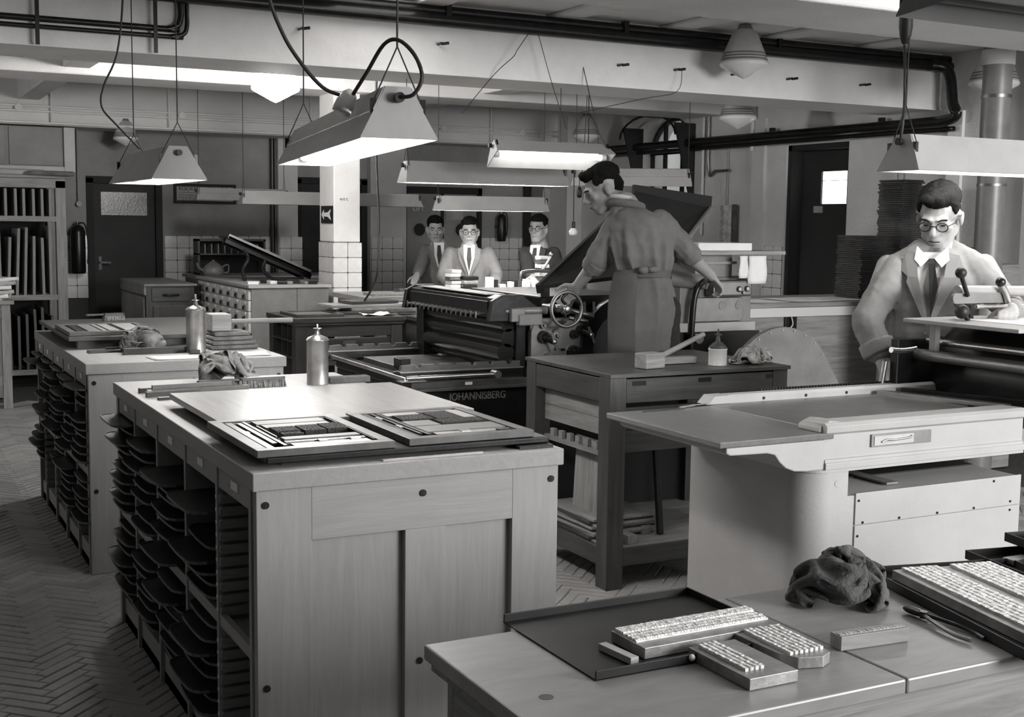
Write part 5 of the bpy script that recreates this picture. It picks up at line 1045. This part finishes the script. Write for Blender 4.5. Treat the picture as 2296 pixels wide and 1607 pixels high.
def tower(x, y, z0, n, w, d, th, mats, where):
    for i in range(n):
        o = tag(MB().cb((0, 0, th / 2), (w, d, th * .85)).cb((0, -d * .3, th * .5), (w * 1.01, d * .45, th * .5)).build('type_packet', mats[i % len(mats)], None, .001), 'type packet %s, %s from the bottom' % (where, ('first', 'second', 'third', 'fourth', 'fifth', 'sixth', 'seventh', 'eighth')[i]), 'packet', 'type packets ' + where); o.location = (x + .004 * (i % 3), y, z0 + th * i); o.rotation_euler = (0, 0, .05 * (i % 3 - 1))
tower(4.5, 9.75, 1.001, 6, .09, .12, .032, ('rag_dark', 'paper', 'paper_grey'), 'left of the lit man')
tower(4.62, 9.7, 1.031, 3, .13, .12, .036, ('black_iron', 'lead'), 'in the dark pile before the lit man')
tower(5.2, 9.45, 1.031, 8, .08, .1, .036, ('black_iron', 'paper', 'rag_dark', 'paper_grey'), 'in the tallest tower')
tower(5.33, 9.5, 1.031, 5, .09, .1, .034, ('rag_dark', 'lead'), 'in the dark tower at the right')
for i, (x, h, w_) in enumerate(((4.68, .11, .05), (4.73, .09, .03), (4.79, .05, .06), (4.88, .07, .03), (4.92, .085, .03), (4.96, .075, .03), (5.03, .09, .04), (5.09, .08, .035))):
    o = tag(MB().cb((0, 0, h / 2), (w_, .07, h)).build('standing_block', 'paper' if i not in (1, 4) else 'black_matte', None, .003), 'upright block in the row on the type counter, %s from the left' % ('first', 'second', 'third', 'fourth', 'fifth', 'sixth', 'seventh', 'eighth')[i], 'block', 'row of blocks on the type counter'); o.location = (x, 9.4, 1.031)
t = thing('small_jobbing_press', 'small black hand press behind the cylinder press', 'press', (4.75, 8.6, 0)); box('press_body', 'black_iron', (-.2, 0, .2), (.25, .4, 1.05), t, .02)
MB().tube([(-.2, 0, 1.0), (-.2, 0, 1.18), (-.15, 0, 1.22), (.1, 0, 1.22), (.15, 0, 1.18), (.15, 0, 1.0)], .014, 10).build('press_hoop', 'dull_steel', t); box('press_foot', 'black_iron', (-.25, -.02, 0), (.3, .45, .2), t, .01); MB().tube([(.0, .05, 1.2), (.06, .05, 1.28), (.1, .05, 1.34)], .01, 8).ell((.1, .05, 1.35), .02).build('press_lever', 'steel', t); box('ink_disc_plate', 'steel', (-.1, .0, 1.05), (.12, .3, 1.08), t, .004)
for i, x in enumerate((4.28, 4.62)):
    t = thing('inking_handwheel', ('left', 'right')[i] + ' small black wheel above the ink fountain', 'wheel', (x, 8.2, 1.06)); MB().lathe([(0, -.012), (.03, -.014), (.034, -.008), (.06, -.006), (.066, 0), (.06, .006), (0, .012)], (0, 0, 0), 24, RX).build('wheel_disc', 'black_iron', t); box('wheel_post', 'black_iron', (-.015, .01, -1.06), (.015, .04, 0), t)
for i in range(5):
    o = tag(MB().cb((0, 0, .012), (.34, .2, .022)).build('flat_case', 'machine_grey', None, .002), '%s of the flat cases stacked right of the man with spectacles' % ('lowest', 'second', 'third', 'fourth', 'topmost')[i], 'case', 'flat cases near the arched window'); o.location = (5.85, 9.6, 1.16 + .027 * i)
o = tag(MB().cb((0, 0, .578), (.4, .3, 1.155)).build('case_stand', 'dark_z', None, .004), 'dark stand under the flat cases', 'stand'); o.location = (5.85, 9.6, 0)
# cords and wires
def cord(name, lab, pts, r=.004, cat='wire', m='cord'): return tag(MB().tube(pts, r, 6).build(name, m), lab, cat)
cord('hanging_cable', 'black cable hanging down beside the pillar to the dark desk', [(3.44, 8.81, 2.95), (3.435, 8.81, 2.2), (3.42, 8.75, 1.9), (3.4, 8.66, 1.58), (3.36, 8.6, 1.2), (3.36, 8.85, 1.0)], .009, 'cable')
cord('electric_flex', 'thin cord with a loop hanging left of the worker', [(4.99, 8.36, 2.72), (4.99, 8.357, 2.161), (4.933, 8.378, 2.082), (4.893, 8.387, 1.99), (4.885, 8.377, 1.871), (4.871, 8.35, 1.6)], .004, 'cord')
t = thing('bulb_socket', 'small pale bulb holder at the end of the thin cord', 'bulb', (4.871, 8.35, 1.5)); MB().lathe([(0, 0), (.03, .01), (.036, .035), (.02, .06), (0, .062)], (0, 0, 0), 16).build('bulb', 'porcelain', t); MB().cyl((0, 0, .06), (0, 0, .11), .014, n=10).build('holder', 'black_iron', t)
t = thing('pull_weight', 'small dark weight hanging on a cord before the unlit lamp', 'weight', (4.92, 8.354, 1.79)); MB().lathe([(0, 0), (.018, .006), (.02, .03), (.02, .06), (.01, .085), (0, .09)], (0, 0, 0), 14).build('weight_body', 'rubber', t); MB().tube([(0, 0, .09), (.008, .01, .18), (.035, .01, .28), (.07, 0, 1.15)], .003, 6).build('weight_cord', 'cord', t)
cord('guy_wire', 'thin wire looping down to the left from the big beam', [(3.87, 7.22, 2.82), (3.775, 7.22, 2.691), (3.744, 7.22, 2.644), (3.65, 7.3, 2.535), (3.52, 7.5, 2.3)], .0025)
cord('guy_wire', 'thin straight wire from the beam to the tilted lamp', [(3.919, 7.22, 2.82), (4.012, 7.2, 2.516), (4.076, 7.1, 2.2)], .0025)
cord('guy_wire', 'thin wire triangle from a beam hook towards the worker', [(5.08, 7.265, 2.66), (5.012, 7.22, 2.503), (4.8, 7.3, 2.45), (4.415, 7.5, 2.35)], .0022)
cord('lamp_flex', 'loose black flex curling above the small lamp at left', [(1.221, 6.6, 2.95), (1.221, 6.6, 2.679), (1.188, 6.6, 2.414), (1.12, 6.6, 2.25), (1.109, 6.6, 2.146), (1.18, 6.6, 2.06), (1.3, 6.65, 1.95)], .005, 'flex')
o = tag(box('beam_post', 'black_matte', (4.15, 10.8, 2.4), (4.28, 10.9, 2.95)), 'dark post behind the pillar under the far beam', 'post')
# ================================================================ people
def loft(mb, rings, n=72, sq=2.3):
    vs = []
    for rg in rings:
        c, a, b = Vector(rg[0]), Vector(rg[1]), Vector(rg[2]); amp, ph = (rg[3], rg[4]) if len(rg) > 3 else (0, 0)
        for i in range(n):
            t = 2 * PI * i / n; ct, st = math.cos(t), math.sin(t); w = 1 + amp * (math.sin(9 * t + ph) + .6 * math.sin(16 * t + 2 * ph + 1)); ct *= w; st *= w
            vs.append(c + a * math.copysign(abs(ct) ** (2 / sq), ct) + b * math.copysign(abs(st) ** (2 / sq), st))
    f = [(k * n + i, k * n + (i + 1) % n, (k + 1) * n + (i + 1) % n, (k + 1) * n + i) for k in range(len(rings) - 1) for i in range(n)]
    mb.add(vs, f, True); m = (len(rings) - 1) * n
    mb.add(vs[:n], [tuple(range(n))[::-1]]); mb.add(vs[m:], [tuple(range(n))]); return mb
TEX = {}
def clouds(s):
    if s not in TEX:
        x = bpy.data.textures.new('folds_%g' % s, 'CLOUDS'); x.noise_scale = s; x.noise_depth = 2; TEX[s] = x
    return TEX[s]
def skinmesh(o, vox, smooth=3, disp=()):
    r = o.modifiers.new('remesh', 'REMESH'); r.mode = 'VOXEL'; r.voxel_size = vox; r.use_smooth_shade = True
    s = o.modifiers.new('smooth', 'SMOOTH'); s.factor = .5; s.iterations = smooth
    for sc, st in disp:
        d = o.modifiers.new('folds', 'DISPLACE'); d.texture = clouds(sc); d.texture_coords = 'GLOBAL'; d.strength = st; d.mid_level = .5
    return o
class Head:
    def __init__(s, c, f, up=(0, 0, 1), k=1.0):
        s.c = Vector(c); s.f = Vector(f).normalized(); r = s.f.cross(Vector(up)).normalized(); u = r.cross(s.f)
        s.M = Matrix((r, s.f, u)).transposed(); s.k = k
    def p(s, x, y, z): return s.c + s.M @ Vector((x, y, z)) * s.k
    def ell(s, mb, c, r, n=18, m=12): mb.ell(s.p(*c), tuple(q * s.k for q in r), n, m, s.M)
    def cap(s, mb, a, b, r0, r1): mb.cap(s.p(*a), s.p(*b), r0 * s.k, r1 * s.k)
    def skin(s, mb, neck):
        s.ell(mb, (0, -.014, .032), (.074, .094, .084)); s.ell(mb, (0, .022, -.028), (.06, .07, .085)); s.ell(mb, (0, .06, -.093), (.03, .026, .024))
        for q in (-1, 1):
            s.cap(mb, (q * .05, .0, -.055), (q * .02, .058, -.094), .022, .022); s.ell(mb, (q * .041, .062, -.016), (.021, .02, .022)); s.cap(mb, (q * .014, .088, .026), (q * .042, .074, .024), .0095, .008)
            s.ell(mb, (q * .079, -.008, -.012), (.009, .017, .031)); s.ell(mb, (q * .083, -.014, -.004), (.006, .014, .022)); s.ell(mb, (q * .0095, .099, -.03), (.009, .009, .008)); s.ell(mb, (q * .031, .072, .004), (.0155, .0125, .012))
        s.cap(mb, (0, .087, .014), (0, .11, -.024), .0085, .0125); s.ell(mb, (0, .088, -.055), (.023, .012, .0065)); s.ell(mb, (0, .087, -.067), (.02, .012, .0065)); s.ell(mb, (0, .07, -.06), (.034, .026, .03))
        mb.cap(s.p(0, -.028, -.06), neck, .056 * s.k, .062)
    def extras(s, P_, hair_m='hair', glasses=False, quiff=True):
        mb = MB(); s.ell(mb, (0, -.026, .06), (.079, .09, .07)); s.ell(mb, (0, .012, .083), (.062, .068, .042)); s.ell(mb, (0, -.068, .002), (.068, .04, .058))
        if quiff: s.ell(mb, (.012, .06, .098), (.045, .03, .022))
        for q in (-1, 1): s.ell(mb, (q * .065, .014, .05), (.012, .032, .03))
        o = skinmesh(mb.build('hair', hair_m, P_), .006, 2, ((.03, .012), (.012, .006))); o.location = -P_.location
        e = MB()
        for q in (-1, 1): e.ell(s.p(q * .031, .0815, .001), (.0095 * s.k, .005 * s.k, .003 * s.k), 10, 7, s.M); e.tube([s.p(q * .015, .0935, .022), s.p(q * .03, .0895, .027), s.p(q * .046, .078, .022)], .0032 * s.k, 6)
        e.tube([s.p(-.021, .0945, -.0615), s.p(0, .1, -.0605), s.p(.021, .0945, -.0615)], .0016 * s.k, 6)
        o = e.build('eyes_and_brows', 'hair', P_); o.location = -P_.location
        if glasses:
            g = MB()
            for q in (-1, 1):
                g.tube([s.p(q * .032 + .021 * math.cos(a), .1, .002 + .018 * math.sin(a)) for a in [2 * PI * k / 16 for k in range(17)]], .0022 * s.k, 6, False)
                g.tube([s.p(q * .053, .1, .008), s.p(q * .076, .06, .01), s.p(q * .083, -.01, .008)], .002 * s.k, 6)
            g.tube([s.p(-.011, .1, .004), s.p(0, .104, .008), s.p(.011, .1, .004)], .002 * s.k, 6); o = g.build('spectacles', 'rubber', P_); o.location = -P_.location
def hand(mb, W_, d, n, side, curl=.5, s=1.0):
    W_ = Vector(W_); d = Vector(d).normalized(); n = Vector(n); n = (n - d * n.dot(d)).normalized(); t = d.cross(n) * side
    for o_, L, k in ((.03, .072, 1.0), (.0105, .082, 1.0), (-.0095, .076, 1.0), (-.028, .06, .9)):
        b = W_ + d * .086 * s + t * o_ * s; mb.cap(W_ + t * o_ * .6 * s, b, .0145 * s, .0115 * s); p = b; a = curl * .5
        for q, fr in enumerate((.46, .31, .23)):
            dd = d * math.cos(a) + n * math.sin(a); e = p + dd * L * fr * s; mb.cap(p, e, .0095 * k * s - .0008 * q, .0088 * k * s - .0009 * q); p = e; a += curl
    p = W_ + t * .022 * s + d * .015 * s
    for dd, L, r in ((d * .55 + t * .8 + n * .25, .045, .0125), (d * .85 + t * .4 + n * .35, .034, .0105), (d * .95 + t * .05 + n * .4, .026, .0095)):
        e = p + dd.normalized() * L * s; mb.cap(p, e, r * s, r * .9 * s); p = e
def person(lab, base, head, neck, arms, pelvis, feet, vox, hands):
    P_ = thing('person', lab, 'person', base); b = MB(); neck = Vector(neck); pelvis = Vector(pelvis)
    head.skin(b, neck); b.cap(neck, neck * .5 + pelvis * .5, .08, .1); b.cap(neck * .5 + pelvis * .5, pelvis, .1, .11)
    for (S, E, W_) in arms: b.cap(neck - Vector((0, 0, .05)), S, .05, .045); b.cap(S, E, .047, .042); b.cap(E, W_, .044, .029)
    for F in feet:
        F = Vector(F); hip = pelvis + (F - pelvis) * .08 + Vector(((F.x - pelvis.x) * .6, (F.y - pelvis.y) * .6, 0)); kn = hip * .5 + F * .5; b.cap(hip, kn, .075, .055); b.cap(kn, F + Vector((0, 0, .08)), .052, .036); b.cap(F + Vector((0, 0, .045)), F + Vector((.04, .06, .03)), .04, .028)
    for h in hands: hand(b, *h)
    o = b.build('body', 'skin', P_); o.location = -P_.location; skinmesh(o, vox, 2); return P_
def wear(P_, name, m, mb, vox=.011, smooth=4, disp=((.1, .02), (.04, .009))):
    o = mb.build(name, m, P_); o.location = -P_.location
    return skinmesh(o, vox, smooth, disp) if vox else o
rv = Vector((.887, -.461, 0)); fv = Vector((.461, .887, 0))
# ---------------------------------------------------------------- worker at the press, seen from behind
hd = Head((3.536, 5.756, 1.783), (-.80, .33, -.42), (0, 0, 1), 1.06)
C7 = Vector((3.612, 5.66, 1.69)); S1, E1, W1 = (3.57, 5.67, 1.6), (3.487, 5.725, 1.395), (3.455, 5.87, 1.26); S2, E2, W2 = (3.785, 5.555, 1.605), (3.945, 5.545, 1.44), (4.19, 5.66, 1.318)
pw = person('young man in work smock and apron stooping over the press', (3.69, 5.55, .28), hd, C7, [(S1, E1, W1), (S2, E2, W2)], (3.69, 5.55, 1.2), [(3.6, 5.58, .28), (3.8, 5.5, .28)], .0065,
  [(W1, (-.25, .6, -.75), (-.8, -.3, -.3), 1, .5), (W2, (.62, .15, -.55), (-.4, .1, -.8), 1, .75)])
hd.extras(pw)
m = MB()
loft(m, [((3.678, 5.565, 1.33), rv * .126, fv * .104, .1, 0), ((3.674, 5.567, 1.365), rv * .142, fv * .118, .13, .15), ((3.67, 5.572, 1.42), rv * .158, fv * .128, .1, .35), ((3.667, 5.585, 1.5), rv * .163, fv * .13, .07, .6), ((3.662, 5.6, 1.57), rv * .158, fv * .12, .04, .8), ((3.652, 5.612, 1.63), rv * .135, fv * .104), ((3.635, 5.635, 1.672), rv * .092, fv * .082), ((3.622, 5.65, 1.7), rv * .066, fv * .066)])
m.cap((3.575, 5.655, 1.605), E1, .07, .068); m.cap((3.775, 5.555, 1.61), (3.95, 5.545, 1.445), .07, .062)
wear(pw, 'smock', 'coat_work', m, .008, 2, ((.16, .04), (.06, .012)))
for E, W_, r, nm in ((E1, W1, .068, 'rolled_cuff'), ((3.95, 5.545, 1.445), W2, .06, 'rolled_cuff')):
    d = (Vector(W_) - Vector(E)).normalized(); wear(pw, nm, 'coat_work', MB().cyl(Vector(E) - d * .015, Vector(E) + d * .055, r * 1.02, r * .92, 20), .009, 3, ((.03, .012),))
m = MB(); loft(m, [((3.655, 5.54, .93), rv * .15, fv * .14, .06, .2), ((3.667, 5.545, 1.05), rv * .158, fv * .155, .055, .35), ((3.68, 5.548, 1.17), rv * .165, fv * .148, .05, .5), ((3.68, 5.56, 1.27), rv * .15, fv * .125, .06, .6), ((3.678, 5.565, 1.345), rv * .125, fv * .102, .05, 1.1)])
wear(pw, 'smock_skirt', 'coat_work', m, .009, 2, ((.16, .03), (.06, .008)))
m = MB()      # apron wrapped round the left side
vs = []
for j in range(9):
    z = 1.345 - .42 * j / 8; k = 1.0 + .2 * math.sin(min(1, j / 4) * PI / 2) - .008 * max(0, j - 4)
    for i in range(13):
        a = math.radians(95 + 158 * i / 12); p = Vector((3.675 - .008 * j * .3, 5.56 - .012 * j * .3, z)) + rv * (.148 * k * math.cos(a)) + fv * (.128 * k * math.sin(a)); vs.append(p)
m.add(vs, [(j * 13 + i, j * 13 + i + 1, (j + 1) * 13 + i + 1, (j + 1) * 13 + i) for j in range(8) for i in range(12)], True)
o = wear(pw, 'apron', 'apron', m, 0); o.modifiers.new('thick', 'SOLIDIFY').thickness = .006
m = MB(); loft(m, [((3.677, 5.565, 1.325), rv * .147, fv * .125), ((3.677, 5.565, 1.36), rv * .145, fv * .123)])
o = wear(pw, 'apron_belt', 'coat_grey', m, 0)
wear(pw, 'string_knot', 'coat_work', MB().ell((3.6, 5.44, 1.362), (.03, .02, .02)).ell((3.65, 5.425, 1.365), (.035, .016, .016)), 0)
m = MB()
for F in ((3.61, 5.58), (3.78, 5.5)): m.cap((F[0], F[1], 1.15), (F[0], F[1], .4), .085, .07)
wear(pw, 'trousers', 'trousers_dark', m, .012)
wear(pw, 'shirt_collar', 'shirt', MB().tube([C7 + Vector((0, 0, .04)) + rv * .066 * math.cos(a) + fv * .06 * math.sin(a) + Vector((-.012, .01, .012 * math.cos(a + 2.2))) for a in [2 * PI * k / 20 for k in range(21)]], .014, 8, False), .006, 2, ())
wear(pw, 'smock_collar', 'coat_work', MB().tube([C7 + Vector((.006, -.004, -.018)) + rv * .083 * math.cos(a) + fv * .078 * math.sin(a) + Vector((0, 0, .024 + .012 * math.cos(a + 2.2))) for a in [2 * PI * k / 20 for k in range(21)]], .024, 8, False), .008, 3, ((.04, .008),))
for F in ((3.6, 5.58), (3.8, 5.5)): wear(pw, 'shoe', 'rubber', MB().cap((F[0], F[1], .335), (F[0] + .05, F[1] + .1, .325), .05, .045), .012, 2, ())
# ---------------------------------------------------------------- man with spectacles at the right
hd = Head((3.948, 3.79, 1.648), (-.80, -.50, -.48), (.05, 0, 1), 1.08)
C7 = Vector((3.975, 3.82, 1.505)); S1, E1, W1 = (3.8, 3.915, 1.44), (3.66, 3.875, 1.215), (3.685, 3.765, 1.005); S2, E2, W2 = (4.1, 3.68, 1.45), (4.16, 3.58, 1.27), (3.99, 3.44, 1.285)
tc_ = Vector((-.735, -.678, 0)); r2 = Vector((.678, -.735, 0))
pr = person('man with round spectacles, pale work coat and dark tie at the right', (3.97, 3.84, 0), hd, C7, [(S1, E1, W1), (S2, E2, W2)], (3.98, 3.85, .95), [(3.9, 3.95, .0), (4.08, 3.8, .0)], .0065,
  [(W1, (.2, -.2, -.9), (-.7, .6, -.3), -1, .35), (W2, (-.75, -.55, -.15), (0, 0, -1), -1, .4)])
hd.extras(pr, 'hair', True)
m = MB(); c = lambda z, o=0: (3.965 + tc_.x * o, 3.83 + tc_.y * o, z)
loft(m, [(c(.78), r2 * .2, tc_ * .16), (c(.95), r2 * .195, tc_ * .155), (c(1.12), r2 * .185, tc_ * .14, .03, .3), (c(1.28), r2 * .19, tc_ * .145, .02, .6), (c(1.4), r2 * .185, tc_ * .13), (c(1.475), r2 * .14, tc_ * .1), (c(1.515), r2 * .085, tc_ * .078)])
m.cap((3.825, 3.895, 1.425), E1, .07, .062); m.cap(E1, Vector(W1) * .55 + Vector(E1) * .45, .062, .058); m.cap((4.075, 3.705, 1.43), E2, .07, .06); m.cap(E2, Vector(W2) * .8 + Vector(E2) * .2, .06, .05); m.cap((3.83, 3.89, 1.44), (3.93, 3.84, 1.5), .055, .06); m.cap((4.07, 3.71, 1.45), (4.0, 3.8, 1.5), .055, .06)
wear(pr, 'work_coat', 'coat_pale', m, .008, 3, ((.13, .016), (.05, .012)))
d = (Vector(W1) - Vector(E1)).normalized(); q = Vector(E1) + d * .12; wear(pr, 'coat_cuff', 'coat_pale', MB().cyl(q - d * .03, q + d * .03, .072, .07, 24), .009, 3, ())
def lerp(tab, z):
    for (a, u), (b, v) in zip(tab[:-1], tab[1:]):
        if z <= b: return u + (v - u) * max(0, (z - a)) / (b - a)
    return tab[-1][1]
DT = ((1.0, .15), (1.12, .142), (1.28, .147), (1.4, .132), (1.475, .104), (1.515, .09), (1.56, .085))
def fp(x, z, o=0.0): return Vector((3.965, 3.83, 0)) + r2 * x + tc_ * (lerp(DT, z) * math.sqrt(max(.2, 1 - (x / .19) ** 2)) + o) + Vector((0, 0, z))
def plate(P_, name, m, pts, off, th=.006):
    mb = MB(); a = [fp(x, z, off) for x, z in pts]; b = [fp(x, z, off - th) for x, z in pts]; n = len(pts)
    mb.add(a + b, [tuple(range(n)), tuple(range(n, 2 * n))[::-1]] + [(i, n + i, n + (i + 1) % n, (i + 1) % n) for i in range(n)]); o = wear(P_, name, m, mb, 0); return o
plate(pr, 'shirt_front', 'shirt', [(-.055, 1.5), (.055, 1.5), (.06, 1.42), (.0, 1.22), (-.06, 1.42)], .016)
for q in (-1, 1): plate(pr, 'shirt_collar', 'shirt', [(q * .01, 1.475), (q * .06, 1.525), (q * .068, 1.47), (q * .04, 1.44)], .034, .012); plate(pr, 'lapel', 'coat_pale', [(q * .062, 1.5), (q * .105, 1.49), (q * .125, 1.43), (q * .09, 1.4), (q * .095, 1.38), (q * .01, 1.2), (q * .0, 1.215), (q * .05, 1.4)], .03, .014)
plate(pr, 'necktie', 'tie', [(-.016, 1.475), (.016, 1.475), (.012, 1.455), (.03, 1.36), (.004, 1.235), (-.028, 1.36), (-.012, 1.455)], .028, .012)
for z in (1.17, 1.08): wear(pr, 'button', 'machine_grey', MB().ell(fp(-.012, z, .012), (.009, .009, .009)), 0)
m = MB()
for F in ((3.9, 3.95), (4.07, 3.81)): m.cap((F[0], F[1], .9), (F[0], F[1], .1), .09, .07)
wear(pr, 'trousers', 'trousers_dark', m, .014)
for F in ((3.9, 3.95), (4.08, 3.8)): wear(pr, 'shoe', 'rubber', MB().cap((F[0], F[1], .05), (F[0] - .08, F[1] - .07, .04), .05, .04), .014, 2, ())
# ---------------------------------------------------------------- three men at the rear
def rear(lab, H_, f, c7, arms, coat, tiecol, glasses, hands, lean=0):
    hd = Head(H_, f, (0, 0, 1), 1.04); c7 = Vector(c7); f2 = Vector((f[0], f[1], 0)).normalized(); rr2 = f2.cross(Vector((0, 0, 1))) * -1
    base = (c7.x, c7.y, 0); P_ = person(lab, base, hd, c7, arms, (c7.x, c7.y, .85), [(c7.x - rr2.x * .1, c7.y - rr2.y * .1, 0), (c7.x + rr2.x * .1, c7.y + rr2.y * .1, 0)], .009, hands)
    hd.extras(P_, 'hair', glasses, False); m = MB(); c = lambda z, k=0: (c7.x - f2.x * k, c7.y - f2.y * k, z)
    loft(m, [(c(.72), rr2 * .19, f2 * .15), (c(.95), rr2 * .185, f2 * .145), (c(1.12), rr2 * .18, f2 * .14), (c(1.25), rr2 * .185, f2 * .135), (c(1.325), rr2 * .165, f2 * .115), (c(1.372), rr2 * .09, f2 * .085)])
    for S, E, W_ in arms: m.cap(S, E, .07, .062); m.cap(E, Vector(W_) * .75 + Vector(E) * .25, .06, .052)
    wear(P_, 'work_coat', coat, m, .012, 3, ((.12, .014), (.05, .01)))
    D3 = ((1.0, .15), (1.12, .145), (1.25, .14), (1.325, .12), (1.372, .095), (1.42, .09))
    def pt(x, z, o): return Vector((c7.x, c7.y, z)) + rr2 * x + f2 * (lerp(D3, z) * math.sqrt(max(.2, 1 - (x / .185) ** 2)) + o)
    def pl3(name, mm, pts, off):
        a = [pt(x, z, off) for x, z in pts]; b = [pt(x, z, off - .014) for x, z in pts]; n = len(pts)
        o = MB().add(a + b, [tuple(range(n)), tuple(range(n, 2 * n))[::-1]] + [(i, n + i, n + (i + 1) % n, (i + 1) % n) for i in range(n)]).build(name, mm, P_, fix=True); o.location = -P_.location
    pl3('shirt_front', 'shirt', [(-.05, 1.4), (.05, 1.4), (.05, 1.3), (0, 1.13), (-.05, 1.3)], .022); pl3('necktie', tiecol, [(-.014, 1.375), (.014, 1.375), (.02, 1.28), (0, 1.16), (-.02, 1.28)], .034)
    for q in (-1, 1): pl3('lapel', coat, [(q * .05, 1.39), (q * .1, 1.36), (q * .09, 1.27), (q * .0, 1.1), (q * .045, 1.28)], .03)
    m = MB()
    for s_ in (-1, 1): m.cap(Vector((c7.x, c7.y, .85)) + rr2 * .09 * s_, Vector((c7.x, c7.y, .08)) + rr2 * .1 * s_, .09, .07)
    wear(P_, 'trousers', 'trousers_dark', m, .016); return P_
rear('man with brightly lit face in a grey work coat behind the type packets', (4.773, 9.99, 1.512), (-.43, -.9, -.08), (4.79, 10.03, 1.365),
  [((4.64, 10.1, 1.31), (4.55, 10.06, 1.12), (4.55, 9.85, 1.04)), ((4.935, 9.95, 1.31), (4.985, 9.86, 1.13), (4.87, 9.68, 1.055))], 'coat_grey', 'tie', True, [((4.55, 9.85, 1.04), (.1, -.9, .0), (0, 0, -1), -1, .5), ((4.87, 9.68, 1.055), (-.4, -.8, .0), (0, 0, -1), 1, .4)])
rear('man with spectacles in a dark coat beside the tall type tower', (5.402, 9.884, 1.545), (-.75, -.65, -.05), (5.442, 9.92, 1.385),
  [((5.31, 9.95, 1.32), (5.24, 9.75, 1.16), (5.19, 9.58, 1.13)), ((5.55, 9.86, 1.32), (5.56, 9.75, 1.12), (5.42, 9.62, 1.08))], 'coat_dark', 'tie', True, [((5.19, 9.58, 1.13), (-.3, -.8, -.1), (0, 0, -1), -1, .5), ((5.42, 9.62, 1.08), (-.7, -.6, 0), (0, 0, -1), 1, .5)])
rear('dim young man leaning on the counter before the lift doors', (4.872, 10.952, 1.522), (-.35, -.93, -.12), (4.915, 10.98, 1.375),
  [((4.79, 11.0, 1.31), (4.68, 10.85, 1.17), (4.57, 10.68, 1.1)), ((5.04, 10.92, 1.31), (5.08, 10.84, 1.12), (5.0, 10.7, .95))], 'coat_grey', 'tie', False, [((4.57, 10.68, 1.1), (-.5, -.7, -.35), (0, 0, -1), -1, .2), ((5.0, 10.7, .95), (-.2, -.5, -.8), (0, 0, -1), 1, .3)])
